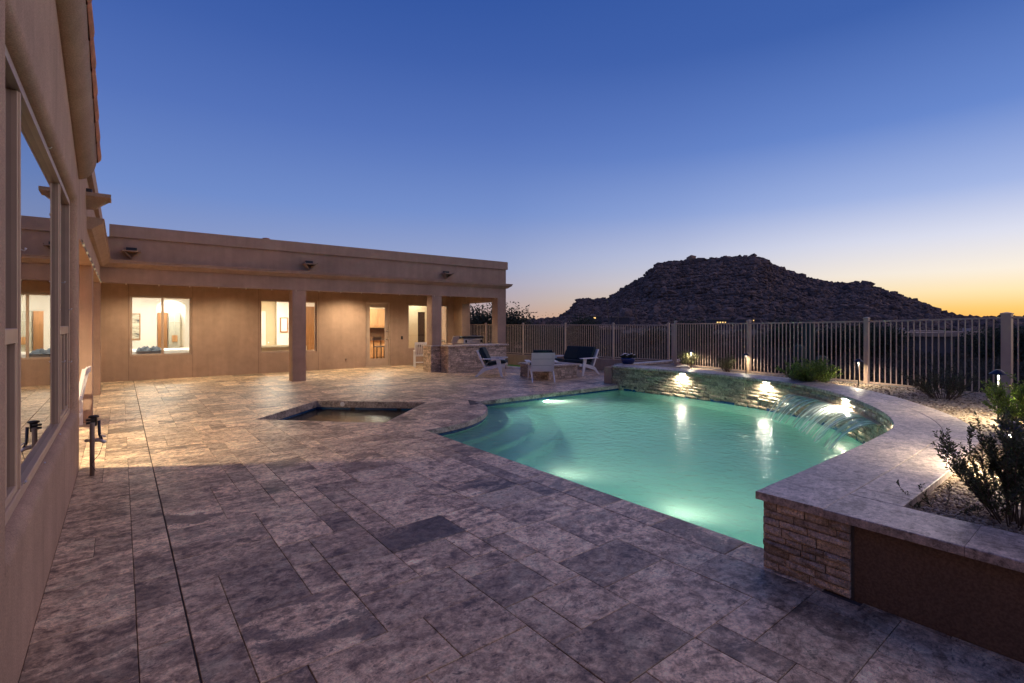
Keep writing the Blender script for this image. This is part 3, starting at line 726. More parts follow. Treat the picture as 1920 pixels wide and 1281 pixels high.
def scupper(x, y, z, ax):
    """open V trough that drains the roof"""
    w, l, h = .17, .26, .22
    f = (lambda u, v, k: (x+u, y-v, z+k)) if ax == 'y' else (lambda u, v, k: (x+v, y-u, z+k))
    mb = MB()
    for sg in (-1, 1):
        mb.hexa([f(0, 0, -h*.8), f(sg*w, 0, 0), f(sg*w, l, 0), f(0, l*.35, -h*.75), f(0, 0, -h*.8+.03), f(sg*w, 0, .03), f(sg*w, l, .03), f(0, l*.35, -h*.75+.03)])
    mb.hexa([f(-w, 0, -.02), f(w, 0, -.02), f(w, l, -.02), f(-w, l, -.02), f(-w, 0, .0), f(w, 0, .0), f(w, l, .0), f(-w, l, .0)])
    q = [f(-.1, -.01, .0), f(.1, -.01, .0), f(.1, .06, .0), f(-.1, .06, .0), f(-.1, -.01, .09), f(.1, -.01, .09), f(.1, .06, .09), f(-.1, .06, .09)]
    s_ = mb.build('scupper', M['stucco_trim'], house); MB().hexa(q).build('scupper_mouth', M['black'], s_)
scupper(4.16, FY, 3.27, 'y'); scupper(8.60, FY, 3.27, 'y'); scupper(.20, FY, 3.27, 'y'); scupper(WX, 8.75, 3.3, 'x')
MB().lathe([(.07, 0), (.07, .12), (.095, .12), (.095, .2), (0, .22)], (3.22, 15.3, 3.8), 12).build('roof_vent', M['terracotta'], house)
hb('patio_ceiling', -.721, 10.77, FY+.351, BY-.001, 2.755, 2.85); hb('patio_ceiling', -3.8, -.721, 7.3, BY-.001, 2.755, 2.85)
hb('patio_back_wall', -3.9, -3.6, 7.3, BY, -.05, 2.755); hb('roof', -4, 11.0, 14.9, 24, 3.3, 3.5, M['mortar']); hb('roof', -6, -.721, 7.0, 14.899, 3.3, 3.5, M['mortar'])
hb('patio_end_wall', -3.6, -.62, 7.0, 7.29, -.05, 2.755)
# left wing wall with the big recessed window
WY0, WY1, WZ0, WZ1 = 2.86, 7.02, .66, 2.90; r_ = .065
top = lambda y: 3.17+.283*(7.22-y)+.3
mb = MB()
def yzprism(poly, x0=-.61, x1=WX): mb.prism(poly, x0, x1, 'x')
a0, a1, b0, b1 = WY0-r_, WY1+r_, WZ0-r_, WZ1+r_
yzprism([(-3, -.05), (a0, -.05), (a0, top(a0)), (-3, top(-3))]); yzprism([(a0, -.05), (a1, -.05), (a1, b0), (a0, b0)])
yzprism([(a0, b1), (a1, b1), (a1, top(a1)), (a0, top(a0))]); yzprism([(a1, -.05), (7.28, -.05), (7.28, top(7.22)), (a1, top(a1))])
mb.build('wing_wall', st, house)
mb = MB(); rings = [(r_*(1-math.sin(a)), WX-r_*(1-math.cos(a))) for a in np.linspace(0, PI/2, 8)]+[(0, -.47)]
def rrect(off, k=6, cr=.06):
    y0, y1, z0, z1 = WY0-off, WY1+off, WZ0-off, WZ1+off; pts = []
    for cx, cz, a0_ in ((y1-cr, z0+cr, -PI/2), (y1-cr, z1-cr, 0), (y0+cr, z1-cr, PI/2), (y0+cr, z0+cr, PI)):
        pts += [(cx+cr*math.cos(a0_+a), cz+cr*math.sin(a0_+a)) for a in np.linspace(0, PI/2, k)]
    return pts
vs = []
for off, x in rings: vs += [(x, *p) for p in rrect(off)]
n = 24; fs = [(k*n+i, k*n+(i+1) % n, (k+1)*n+(i+1) % n, (k+1)*n+i) for k in range(len(rings)-1) for i in range(n)]
mb.add(vs, fs, True)
# fill the four rounded corners flush with the wall face
for (cy, cz, sy, sz) in ((a1, b0, 1, -1), (a1, b1, 1, 1), (a0, b1, -1, 1), (a0, b0, -1, -1)):
    q = [(WX+.0005, cy-sy*.06+sy*.06*math.cos(a), cz-sz*.06+sz*.06*math.sin(a)) for a in np.linspace(0, PI/2, 6)]
    mb.add([(WX+.0005, cy, cz)]+q, [tuple(range(7))])
mb.build('window_reveal', st, house)
def zc(y): return 3.17+.283*(7.22-y)
mb = MB(); prof = [(WX+.155*math.sin(a), .27*(1-math.cos(a))) for a in np.linspace(0, PI/2, 14)]+[(WX, .30)]
vs = []
for y in (-2, 7.20): vs += [(x, y, zc(y)+dz) for x, dz in prof]
n = len(prof); mb.add(vs, [(i, n+i, n+(i+1) % n, (i+1) % n) for i in range(n)]+[tuple(range(n)), tuple(range(2*n-1, n-1, -1))]); mb.sm = [i < n-2 for i in range(n)]+[False, False]
mb.build('rake_cove', st, house)
for k in range(24):                  # barrel tiles along the rake, lapped
    ya = 7.24-k*.375; yb = ya-.42; mb = MB(); vs = []
    for y, rr, up in ((ya, .062, 0), (ya-.02, .066, .0), (yb, .056, .02)):
        vs += [(WX+.115+rr*math.cos(a)*1.2, y, zc(y)+.285+up+rr*math.sin(a)*1.15) for a in np.linspace(-.9, PI+.3, 9)]
    mb.add(vs, [(j*9+i, (j+1)*9+i, (j+1)*9+i+1, j*9+i+1) for j in range(2) for i in range(8)]+[tuple(range(9))], True); mb.build('roof_tile', M['terracotta'], house)
mb = MB(); mb.prism([(7.2, 3.30), (-2, 3.30+.283*9.2), (-2, 3.5+.283*9.2), (7.2, 3.47)], -6, WX+.1, 'x'); mb.build('roof', M['terracotta'], house)
hb('wing_cap', -.72, WX+.002, 7.0, 7.22, 3.2, 3.3)
# ---- window builder (in wall planes facing -y)
def win_y(name, x0, x1, z0, z1, y, mull, rails=(), label=None, ft=.045, gl=None):
    w = thing(name, None, None, (0, 0, 0)); w.parent = house; w.location = Vector(((x0+x1)/2, y, z0))-wloc(house)
    if label: w['label'] = label
    def bar(a, b_, c, d, nm='frame', yy=0): MB().cbox(a, b_, y-.02+yy, y+.05, c, d, .004).build(nm, M['frame'], w)
    bar(x0, x0+ft, z0, z1); bar(x1-ft, x1, z0, z1); bar(x0+ft, x1-ft, z0, z0+ft); bar(x0+ft, x1-ft, z1-ft, z1)
    for m_ in mull: bar(m_-.03, m_+.03, z0+ft, z1-ft, 'mullion', -.004)
    xs = [x0+ft]+[m_ for m_ in mull]+[x1-ft]
    for a, b_ in zip(xs[:-1], xs[1:]): MB().box(a, b_, y+.015, y+.02, z0+ft, z1-ft).build('pane', gl or M['glass'], w)
    MB().box(x0-.02, x1+.02, y-.035, y-.004, z0-.04, z0-.002).build('sill', M['stucco_trim'], w)
    return w
win_y('window', .215, 1.662, .683, 2.382, BY+.06, [.96], label='two pane bedroom window left of the patio columns')
win_y('window', 3.533, 5.297, .653, 2.362, BY+.06, [4.45], label='living room window half hidden by the middle column')
win_y('window', 8.733, 10.507, .623, 2.342, BY+.06, [9.62], label='window behind the stone bar with a table lamp inside')
dr = thing('glass_door', None, None, (0, 0, 0)); dr.parent = house; dr.location = Vector((7.52, BY+.06, 0))-wloc(house)
def db(nm, a, b_, c, d, y0, y1, mat='frame'): return MB().cbox(a, b_, y0, y1, c, d, .004).build(nm, M[mat], dr)
for a, b_ in ((7.042, 7.085), (7.955, 7.998)): db('jamb', a, b_, 0, 2.397, BY+.03, BY+.12)
db('jamb', 7.086, 7.954, 2.35, 2.397, BY+.03, BY+.12); db('stile', 7.088, 7.225, .03, 2.345, BY+.07, BY+.11); db('stile', 7.815, 7.952, .03, 2.345, BY+.07, BY+.11)
db('rail', 7.226, 7.814, .03, .30, BY+.07, BY+.11); db('rail', 7.226, 7.814, 2.20, 2.345, BY+.07, BY+.11)
MB().box(7.226, 7.814, BY+.088, BY+.092, .30, 2.20).build('pane', M['glass'], dr)
for z in (1.02, 1.33):
    k_ = MB().lathe([(.0, .0), (.03, .002), (.03, .012), (.012, .02), (.012, .05), (.028, .06), (.0, .07)], (0, 0, 0), 12)
    k_.v = [(7.885+x_, BY+.07-z_, z+y_) for x_, y_, z_ in k_.v]; k_.build('door_knob', M['brass'], dr)
db('threshold', 7.0, 8.03, 0, .028, BY-.06, BY+.12)
MB().cbox(8.43, 8.50, BY-.03, BY-.002, 1.0, 1.12, .004).build('outlet_cover', M['black'], house)
MB().lathe([(.03, 0), (.03, .02), (0, .02)], (6.3, BY-.02, .33), 10).build('wall_plug', M['black'], house)
# ---- big window in the left wing
w = thing('window', 'large three part window with meeting rails in the near left wall', None, (0, 0, 0)); del w['label']; w.parent = house; w.location = Vector((-.47, 4.8, .6))-wloc(house)
w['label'] = 'large three part window recessed in the near left wall'
XW = -.440
def lw(nm, y0, y1, z0, z1, x1=XW, x0=-.50, mat='frame'): return MB().cbox(x0, x1, y0, y1, z0, z1, .004).build(nm, M[mat], w)
lw('frame', WY0, WY1, WZ0+.001, WZ0+.055, XW+.02); lw('frame', WY0, WY1, WZ1-.055, WZ1-.001, XW+.02)
lw('frame', WY1-.05, WY1-.001, WZ0+.056, WZ1-.056, XW+.02); lw('frame', WY0, WY0+.05, WZ0+.056, WZ1-.056, XW+.02)
for m_ in (3.74, 5.98):
    lw('mullion', m_-.028, m_+.028, WZ0+.056, WZ1-.056, XW+.010); lw('mullion', m_-.010, m_+.010, WZ0+.056, WZ1-.056, XW+.018)
for (ya, yb) in ((WY0+.051, 3.704), (6.016, WY1-.051)):
    lw('sash', ya, yb, 1.50, 1.575, XW+.012); lw('sash', ya, ya+.04, WZ0+.056, 1.499, XW+.008); lw('sash', yb-.04, yb, WZ0+.056, 1.499, XW+.008); lw('sash', ya, yb, WZ0+.056, WZ0+.09, XW+.009)
    for q in (.33, .66): lw('sash', ya+(yb-ya)*q-.012, ya+(yb-ya)*q+.012, WZ0+.091, 1.499, XW+.002)
for ya, yb in ((WY0+.05, 3.705), (3.775, 5.945), (6.015, WY1-.05)): MB().box(XW-.02, XW-.015, ya, yb, WZ0+.055, WZ1-.055).build('pane', M['glass_refl'], w)
for y, z in ((3.74, 2.0), (3.745, .74), (4.6, .655), (5.7, .655), (5.0, 2.90), (6.16, 1.98), (6.16, 1.25), (6.95, 1.75), (6.95, 1.2)):
    MB().tube([(XW+.015, y, z), (XW+.032, y+.006, z-.006), (XW+.038, y, z+.008)], [.005, .003, .006], 6).build('light_clip', M['steel'], w)
mb = MB()
for y in np.arange(2.6, 6.95, .085): mb.hexa([(-.70, y, .62), (-.70+.05, y+.055, .62), (-.70+.052, y+.058, .62), (-.70, y+.003, .62), (-.70, y, 2.92), (-.65, y+.055, 2.92), (-.648, y+.058, 2.92), (-.70, y+.003, 2.92)])
mb.build('vertical_blind', M['plaster_cream'], w)
hb('room_floor', -4, -.62, -3, 7.0, -.05, 0, M['dark_wood']); hb('room_wall', -4.2, -4, -3, 7.0, 0, 3.2, M['plaster_cream']); hb('room_wall', -4, -.62, -3.2, -3, 0, 3.2, M['plaster_cream']); hb('room_ceiling', -4, -.62, -3, 7.0, 3.1, 3.2, M['plaster_white'])
# ---- rooms behind the patio wall
YB = BY+.221
hb('room_floor', -1.2, 10.77, YB, 24.6, -.05, 0, M['cabinet']); hb('room_ceiling', -1.2, 10.77, YB, 24.6, 2.8, 2.9, M['plaster_white'])
hb('room_wall', -1.3, -1.2, YB, 24.6, 0, 2.8, M['plaster_white']); hb('room_wall', 2.75, 2.85, YB, 24.6, 0, 2.8, M['plaster_cream']); hb('room_wall', -1.3, 10.77, 24.6, 24.7, 0, 2.8, M['plaster_white'])
# bedroom back wall with a flat arch
mb = MB(); mb.box(-1.2, 1.0, 21.5, 21.62, 0, 2.8); mb.box(1.86, 2.75, 21.5, 21.62, 0, 2.8)
ar = [(1.0+.86*k/14, 2.22+.24*math.sin(PI*k/14)**.6) for k in range(15)]
for (p, q) in zip(ar[:-1], ar[1:]): mb.prism([p, q, (q[0], 2.8), (p[0], 2.8)], 21.5, 21.62, 'y')
mb.build('arched_room_wall', M['plaster_white'], house)
hb('hall_wall', .6, 2.4, 23.6, 23.7, 0, 2.8, M['plaster_white'])
bd = MB().cbox(1.12, 1.44, 23.5, 23.56, 0, 2.03, .01).build('hall_door', M['door_wood'], house)
cab = hb('hall_cabinet', 1.46, 1.83, 23.3, 23.56, 0, 2.03, M['grey_panel']); hb('niche', 1.56, 1.74, 23.27, 23.299, .9, 1.15, M['cabinet'])
hb('cabinet_shelf', 1.47, 1.82, 23.28, 23.299, 1.68, 1.7, M['plaster_white']); hb('cabinet_shelf', 1.64, 1.65, 23.28, 23.2995, 1.2, 2.0, M['plaster_white'])
# living and kitchen
mb = MB(); mb.box(2.85, 5.0, 22.0, 22.12, 0, 2.8); mb.build('room_wall', M['plaster_cream'], house); hb('room_wall', 4.92, 7.0, 21.5, 21.6, 0, 2.8, M['plaster_white'])
hb('white_casing', 4.42, 4.60, 21.9, 21.999, 0, 2.1, M['plaster_white'])
hb('wood_panel', 5.42, 6.4, 19.6, 19.7, 0, 2.25, M['cabinet'])
hb('kitchen_wall', 7.0, 10.77, 21.3, 21.4, 0, 2.8, M['plaster_cream'])
for k in range(8):
    x = 7.1+k*.45; c_ = hb('base_cabinet', x+.003, x+.447, 20.7, 21.3, .1, .86, M['cabinet']); MB().cbox(x+.04, x+.41, 20.682, 20.699, .15, .66, .006).build('cabinet_door', M['cabinet'], c_)
    c_ = hb('wall_cabinet', x+.003, x+.447, 20.95, 21.299, 1.42, 2.25, M['cabinet']); MB().cbox(x+.04, x+.41, 20.93, 20.949, 1.47, 2.2, .006).build('cabinet_door', M['cabinet'], c_)
hb('worktop', 7.05, 10.75, 20.64, 21.29, .861, .90, M['granite']); hb('backsplash', 7.05, 10.75, 21.27, 21.299, .901, 1.415, M['granite'])
hb('room_wall', 9.3, 9.98, 19.2, 19.3, 0, 2.8, M['plaster_cream']); hb('inner_door', 9.981, 10.33, 19.24, 19.3, 0, 2.1, M['dark_wood']); hb('room_wall', 9.981, 10.33, 19.2, 19.3, 2.101, 2.8, M['plaster_cream']); hb('room_wall', 10.331, 10.769, 19.2, 19.3, 0, 2.8, M['plaster_cream'])

# recessed lights, string lights
def lamp(name, kind, loc, energy, color, size=.1, rot=(0, 0, 0), spot=None, blend=.6, sx_=None, parent=None):
    l = bpy.data.lights.new(name, kind); l.energy = energy; l.color = color
    if kind == 'AREA':
        l.size = size
        if sx_: l.shape = 'RECTANGLE'; l.size_y = sx_
    else: l.shadow_soft_size = size
    if spot: l.spot_size = spot; l.spot_blend = blend
    o = bpy.data.objects.new(name, l); COL.objects.link(o); o.location = loc; o.rotation_euler = rot
    if parent: o.parent = parent; o.location = Vector(loc)-wloc(parent)
    return o
WARM = (1, .80, .54)
CANS = [(.9, 16.6, 115), (2.6, 16.5, 125), (6.25, 16.6, 300), (9.6, 16.1, 90), (-.1, 16.4, 70), (-2.0, 8.3, 1150), (-2.1, 12.6, 430), (7.6, 15.5, 80)]
for x, y, e in CANS:
    MB().lathe([(.085, -.004), (.085, 0), (.065, 0), (.065, .04)], (x, y, 2.752), 18).build('can_trim', M['plaster_white'], house)
    MB().lathe([(.0, 0), (.064, 0)], (x, y, 2.754), 18).build('can_lens', M['can'], house)
    lamp('can_lamp', 'SPOT', (x, y, 2.73), e, WARM, .09, (0, 0, 0), math.radians(155), .7)
sl = thing('string_lights', 'string of small warm bulbs along the lower edge of the left patio beam', 'string lights', (WX, 11, 2.54))
pts = [(WX+.02, y, 2.535-.012*math.sin((y-7.3)*5)**2) for y in np.linspace(7.35, 14.5, 60)]
MB().tube(pts, .006, 5).build('cable', M['black'], sl)
for y in np.arange(7.6, 14.5, .8): MB().lathe([(0, -.03), (.009, -.025), (.011, -.012), (.006, 0), (.006, .012)], (WX+.025, y, 2.52), 8).build('bulb', M['bulb'], sl)
s2 = thing('string_lights', 'string of small bulbs under the long beam of the far patio', 'string lights', (5, FY, 2.54))
MB().tube([(x, FY-.012, 2.532) for x in np.linspace(-.3, 11.1, 40)], .005, 5).build('cable', M['frame'], s2)
for x in np.arange(.1, 11, .62): MB().lathe([(0, -.03), (.011, -.026), (.013, -.012), (.006, 0), (.006, .012)], (x, FY-.014, 2.52), 8).build('bulb', M['plaster_cream'], s2)
for (x, y, e, s_) in ((.6, 19.6, 150, 1.4), (1.4, 22.6, 90, .6), (4.3, 19.8, 200, 1.5), (8.2, 19.6, 210, 1.5), (9.8, 18.6, 26, .4)):
    lamp('room_lamp', 'AREA', (x, y, 2.72), e*.95, (1, .9, .76), s_)
lamp('den_lamp', 'AREA', (-2.5, 4.6, 3.05), 14, (1, .7, .4), .8)

# ------------------------------------------------------------------ things in the rooms
bed = thing('bed', 'bed with white mattress and crumpled slate blanket inside the bedroom window', 'bed', (1.3, 19.4, 0))
MB().cbox(.1, 2.5, 18.3, 20.3, .3, .78, .08).build('mattress', M['linen'], bed); MB().cbox(.12, 2.48, 18.32, 20.28, .02, .299, .02).build('base', M['dark_wood'], bed)
mb = MB(); nx, ny = 26, 14; vs = []
for j in range(ny+1):
    for i in range(nx+1):
        x = .36+.66*i/nx; y = 18.28+.6*j/ny; e = min(i, nx-i, j, ny-j)/4
        vs.append((x, y, .785+min(1, e)*(.07+.06*math.sin(x*28+y*5)*math.sin(y*16)+.03*R())))
mb.add(vs, [(j*(nx+1)+i, j*(nx+1)+i+1, (j+1)*(nx+1)+i+1, (j+1)*(nx+1)+i) for j in range(ny) for i in range(nx)], True).build('blanket', M['blanket'], bed)
pc = thing('picture', 'framed seascape print hanging on the bedroom wall', 'picture', (.4, 21.48, 1.5))
MB().cbox(.10, .54, 21.465, 21.495, 1.05, 1.95, .004).build('picture_frame', M['door_wood'], pc)
mpic, t, b, o_ = newmat('abstract_print'); p = pos(t); mpn = N(t, 'ShaderNodeMapping'); mpn.inputs['Scale'].default_value = (3, 1, 12); t.links.new(p, mpn.inputs[0])
t.links.new(ramp(t, noise(t, mpn.outputs[0], 1.2, 6, .6, .5), [(.35, (.05, .06, .07)), (.5, (.5, .47, .38)), (.7, (.75, .72, .6))]), b.inputs['Base Color'])
MB().box(.13, .51, 21.46, 21.464, 1.08, 1.92).build('print', mpic, pc)
p2 = thing('picture', 'small framed print with brown border on the white living room wall', 'picture', (5.18, 21.48, 1.6))
MB().cbox(5.03, 5.33, 21.46, 21.495, 1.25, 1.85, .004).build('picture_frame', M['door_wood'], p2); MB().box(5.07, 5.29, 21.452, 21.459, 1.29, 1.81).build('print', M['linen'], p2)
sf = thing('sofa', 'cream sofa seen from behind through the living room window', 'sofa', (4.7, 18.8, 0))
MB().cbox(3.5, 5.2, 18.35, 18.6, .1, .86, .06).build('sofa_back', M['sofa'], sf); MB().cbox(3.5, 5.2, 18.601, 19.2, .1, .45, .05).build('sofa_seat', M['sofa'], sf)
for a in (3.35, 5.201): MB().cbox(a, a+.149, 18.35, 19.2, .1, .62, .04).build('sofa_arm', M['sofa'], sf)
tl_ = thing('table_lamp', 'lit table lamp with white shade behind the patio window', 'lamp', (10.28, 18.15, 0))
MB().lathe([(.0, .90), (.07, .90), (.07, .92), (.02, .95), (.035, 1.0), (.015, 1.06)], (10.28, 18.15, 0), 14).build('lamp_base', M['granite'], tl_)
MB().lathe([(.12, 1.03), (.095, 1.2)], (10.28, 18.15, 0), 18).build('lamp_shade', M['shade'], tl_)
tb_ = thing('console_table', 'small pale table under the lit table lamp', 'table', (10.28, 18.15, 0)); MB().cbox(9.95, 10.6, 17.95, 18.4, .86, .90, .006).build('table_top', M['white'], tb_)
for a, c in ((9.98, 17.98), (10.54, 17.98), (9.98, 18.34), (10.54, 18.34)): MB().box(a, a+.04, c, c+.04, 0, .859).build('leg', M['white'], tb_)
bs = thing('bar_stool', 'dark wooden bar stool seen through the glass door', 'stool', (8.15, 19.0, 0))
MB().cbox(7.98, 8.34, 18.85, 19.2, .66, .70, .01).build('seat', M['dark_wood'], bs)
for a, c in ((7.99, 18.86), (8.30, 18.86), (7.99, 19.16), (8.30, 19.16)): MB().box(a, a+.035, c, c+.035, 0, .659).build('leg', M['dark_wood'], bs)
for a in (7.99, 8.30): MB().box(a, a+.034, 19.19, 19.222, .701, 1.08).build('back_post', M['dark_wood'], bs)
MB().box(8.03, 8.295, 19.195, 19.217, .93, 1.05).build('back_rail', M['dark_wood'], bs); MB().box(8.03, 8.29, 18.87, 18.89, .25, .28).build('footrest', M['dark_wood'], bs)

# ------------------------------------------------------------------ vegetation builders
def leaves(name, P, D, ln, wd, mat, parent, droop=0, tint=None, **kw):
    """P base points, D unit directions; each leaf a folded diamond"""
    n = len(P); a = rng.normal(size=(n, 3)); s = np.cross(D, a); s /= np.linalg.norm(s, axis=1)[:, None]+1e-9
    ln = ln*rng.uniform(.7, 1.25, (n, 1)); wd = wd*rng.uniform(.7, 1.2, (n, 1)); up = np.cross(s, D)
    tip = P+D*ln; mid = P+D*ln*.5
    V = np.stack([P, mid+s*wd*.5+up*wd*.15, tip, mid-s*wd*.5+up*wd*.15], 1).reshape(-1, 3)
    F = np.arange(4*n).reshape(n, 4)
    if tint is None: tint = rng.uniform(0, 1, (n, 1))
    return np_mesh(name, V, F, mat, parent, tint=np.repeat(np.c_[tint, tint, tint], 4, 0), **kw)
def shrub(name, label, cat, loc, h, spread, nst, sub, leaf, mat, group=None, seed=1, per=90, stem_r=.006, lean=(0, 0), upright=.5, tri=True):
    """many thin stems from one crown, side shoots, leaves all along them"""
    rs_ = np.random.default_rng(seed); th = thing(name, label, cat, loc, 0, group); L = Vector(loc)
    mb = MB(); P = []; D = []
    def walk(p, d, length, steps, r0, bend):
        pts = [p.copy()]; 
        for k in range(steps):
            d = (d+Vector(rs_.normal(0, .10, 3))+Vector((0, 0, bend))).normalized(); p = p+d*length/steps; pts.append(p.copy())
        return pts, d
    def leafy(pts, start, n):
        A = np.array([list(q) for q in pts]); m = len(A)-1
        for u in np.linspace(start, 1, n):
            k = min(int(u*m), m-1); f = u*m-k; c = A[k]*(1-f)+A[k+1]*f; ax = A[k+1]-A[k]; ax = ax/np.linalg.norm(ax)
            rd = rs_.normal(size=3); rd -= ax*rd.dot(ax); rd /= np.linalg.norm(rd)
            v = ax*.75+rd*.8; P.append(c); D.append(v/np.linalg.norm(v))
    for i in range(nst):
        a = rs_.uniform(0, 2*PI); k = math.sqrt(rs_.uniform(0.02, 1)); til = k*spread/h
        d = Vector((math.cos(a)*til+lean[0], math.sin(a)*til+lean[1], 1)).normalized()
        ln = h*rs_.uniform(.75, 1.08)*math.sqrt(1+til*til*.6)*(1-.25*k)
        b0 = L+Vector((math.cos(a)*.06*k*spread*3, math.sin(a)*.06*k*spread*3, -.02))
        pts, dd = walk(b0, d, ln, 8, stem_r, .06*upright); mb.tube(pts, [stem_r*(1-.75*q/8) for q in range(9)], 4)
        leafy(pts, .28, int(per*ln*.7))
        for s in range(sub):
            q = rs_.integers(2, 8); a2 = rs_.uniform(0, 2*PI)
            d2 = (Vector(pts[q])-Vector(pts[q-1])).normalized()+Vector((math.cos(a2), math.sin(a2), .35))*.75
            l2 = ln*rs_.uniform(.22, .42)*(1.15-q/10); pp, _ = walk(Vector(pts[q]), d2.normalized(), l2, 4, stem_r*.5, .10*upright)
            mb.tube(pp, [stem_r*.5*(1-.6*z/4) for z in range(5)], 3); leafy(pp, .15, int(per*l2))
    mb.build('stems', M['twig'], th)
    leaves('foliage', np.array(P), np.array(D), leaf[0], leaf[1], mat, th)
    return th
GZ = .425
shrub('rosemary_bush', 'dark small leaved shrub in the gravel, nearest to the camera', 'shrub', (4.08, .47, GZ), .72, .50, 36, 9, (.024, .010), M['leaf_dark'], seed=3, per=180, stem_r=.0045, upright=.9)
shrub('rosemary_bush', 'low loose sprigs beside the nearest dark shrub, reaching over the cap', 'shrub', (4.05, .80, GZ), .17, .42, 8, 3, (.018, .008), M['leaf_dark'], seed=5, per=170, stem_r=.003, upright=.3)
shrub('green_shrub', 'yellow green leafy shrub at the right edge of the gravel bed', 'shrub', (7.7, .70, GZ), .72, .62, 44, 9, (.034, .015), M['leaf_green'], seed=8, per=120, upright=.4)
shrub('green_shrub', 'bright green spreading shrub left of the middle path light', 'shrub', (10.6, 4.05, GZ), .52, .74, 60, 8, (.040, .015), M['leaf_green'], seed=11, per=110, upright=.5)
shrub('twiggy_bush', 'dark twiggy shrub against the fence between the two right path lights', 'shrub', (10.05, 1.95, GZ), .58, .62, 40, 8, (.020, .009), M['leaf_dark'], seed=14, per=120, upright=.4)
shrub('pale_bush', 'pale feathery bush behind the leftmost path light', 'shrub', (11.9, 7.55, GZ), .56, .34, 34, 7, (.035, .007), M['leaf_pale'], seed=17, per=110, upright=1)
shrub('pale_bush', 'small sparse pale bush just left of the tall fence post', 'shrub', (11.5, 6.25, GZ), .52, .28, 24, 7, (.034, .007), M['leaf_pale'], seed=19, per=100, upright=1)
# flower pot
fp = thing('flower_pot', 'blue glazed pot of white flowers on the end of the raised wall', 'flower pot', (11.05, 8.86, CAPZ))
MB().lathe([(0, .0), (.15, 0), (.19, .08), (.2, .14), (.185, .17), (.17, .165), (.165, .15), (0, .15)], (11.05, 8.86, CAPZ), 24).build('pot', M['glaze'], fp)
n = 420; ph = rng.uniform(0, 2*PI, n); rr = np.sqrt(rng.uniform(0, 1, n))*.19
P = np.c_[11.05+rr*np.cos(ph), 8.86+rr*np.sin(ph), CAPZ+.16+rng.uniform(0, .1, n)*(1-rr*2.5)]; D = np.c_[np.cos(ph)*.7, np.sin(ph)*.7, rng.uniform(.2, 1, n)]; D /= np.linalg.norm(D, axis=1)[:, None]
leaves('foliage', P, D, .05, .025, M['leaf_tree'], fp)
for k in range(22):
    a = U(0, 2*PI); q = math.sqrt(R())*.19; c = (11.05+q*math.cos(a), 8.86+q*math.sin(a), CAPZ+.24+U(-.01, .05)-q*.2)
    MB().lathe([(0, 0), (.03, .012), (.022, .024), (0, .016)], c, 7).build('flower', M['petal'], fp)

# ------------------------------------------------------------------ fences
def post(parent, x, y, z0, z1, w, rot, cap=True):
    c, s = math.cos(rot), math.sin(rot)
    def q(hw, z): return [(x+a*c-b_*s, y+a*s+b_*c, z) for a, b_ in ((-hw, -hw), (hw, -hw), (hw, hw), (-hw, hw))]
    o = MB().hexa(q(w/2, z0)+q(w/2, z1)).build('post', M['fence'], parent)
    mb = MB(); vs = q(w/2+.008, z1)+q(w/2+.008, z1+.018)+q(.008, z1+.035); mb.add(vs, [(0, 3, 2, 1), (0, 1, 5, 4), (1, 2, 6, 5), (2, 3, 7, 6), (3, 0, 4, 7), (4, 5, 9, 8), (5, 6, 10, 9), (6, 7, 11, 10), (7, 4, 8, 11), (8, 9, 10, 11)])
    mb.build('post_cap', M['fence'], o)
def run(parent, P0, P1, zb0, zb1, zt0, zt1, sp, pw=.016):
    d = Vector((P1[0]-P0[0], P1[1]-P0[1], 0)); l = d.length; d /= l; nv_ = Vector((-d.y, d.x, 0))
    def bar(a, b_, za0, za1, zb_0, zb_1, w, nm, mat=M['fence']):
        p = Vector((*P0, 0))+d*a; q = Vector((*P0, 0))+d*b_
        vs = [p-nv_*w/2, q-nv_*w/2, q+nv_*w/2, p+nv_*w/2]
        MB().hexa([(vs[0].x, vs[0].y, za0), (vs[1].x, vs[1].y, zb_0), (vs[2].x, vs[2].y, zb_0), (vs[3].x, vs[3].y, za0), (vs[0].x, vs[0].y, za1), (vs[1].x, vs[1].y, zb_1), (vs[2].x, vs[2].y, zb_1), (vs[3].x, vs[3].y, za1)]).build(nm, mat, parent)
    bar(0, l, zt0-.03, zt0, zt1-.03, zt1, .03, 'rail'); bar(0, l, zb0, zb0+.03, zb1, zb1+.03, .03, 'rail')
    n = int(l/sp)
    for k in range(1, n):
        a = l*k/n; f = k/n; zb = zb0+(zb1-zb0)*f+.031; zt = zt0+(zt1-zt0)*f-.031
        bar(a-pw/2, a+pw/2, zb, zt, zb, zt, pw, 'picket')
f1 = thing('metal_fence', 'beige picket fence standing on the low stucco wall behind the fire pit', 'fence', (12.6, 13, .4))
B0 = Vector((13.1, 11.13)); dv = Vector((-.24, .97)).normalized(); rot = math.atan2(dv.y, dv.x)
ps = [B0+dv*s_ for s_ in (-1.9, 0, 1.9, 3.8, 5.7, 7.6, 9.5)]
for k, p in enumerate(ps): post(f1, p.x, p.y, .4 if k else -.2, 1.60, .06, rot)
for a, b_ in zip(ps[:-1], ps[1:]): run(f1, a+dv*.032, b_-dv*.032, .44, .44, 1.57, 1.57, .08)
low = MB(); q = B0-dv*2.2; e = B0+dv*10; nn = Vector((dv.y, -dv.x))*.1
low.prism([(q-nn)[:], (q+nn)[:], (e+nn)[:], (e-nn)[:]][::1], -1.2, .40)
low.build('low_stucco_wall', M['stucco'], None, label='low tan stucco wall under the fence behind the fire pit', cat='wall')
f2 = thing('metal_fence', 'taller beige picket fence on a concrete curb round the gravel bed', 'fence', (11.8, 5.8, .4))
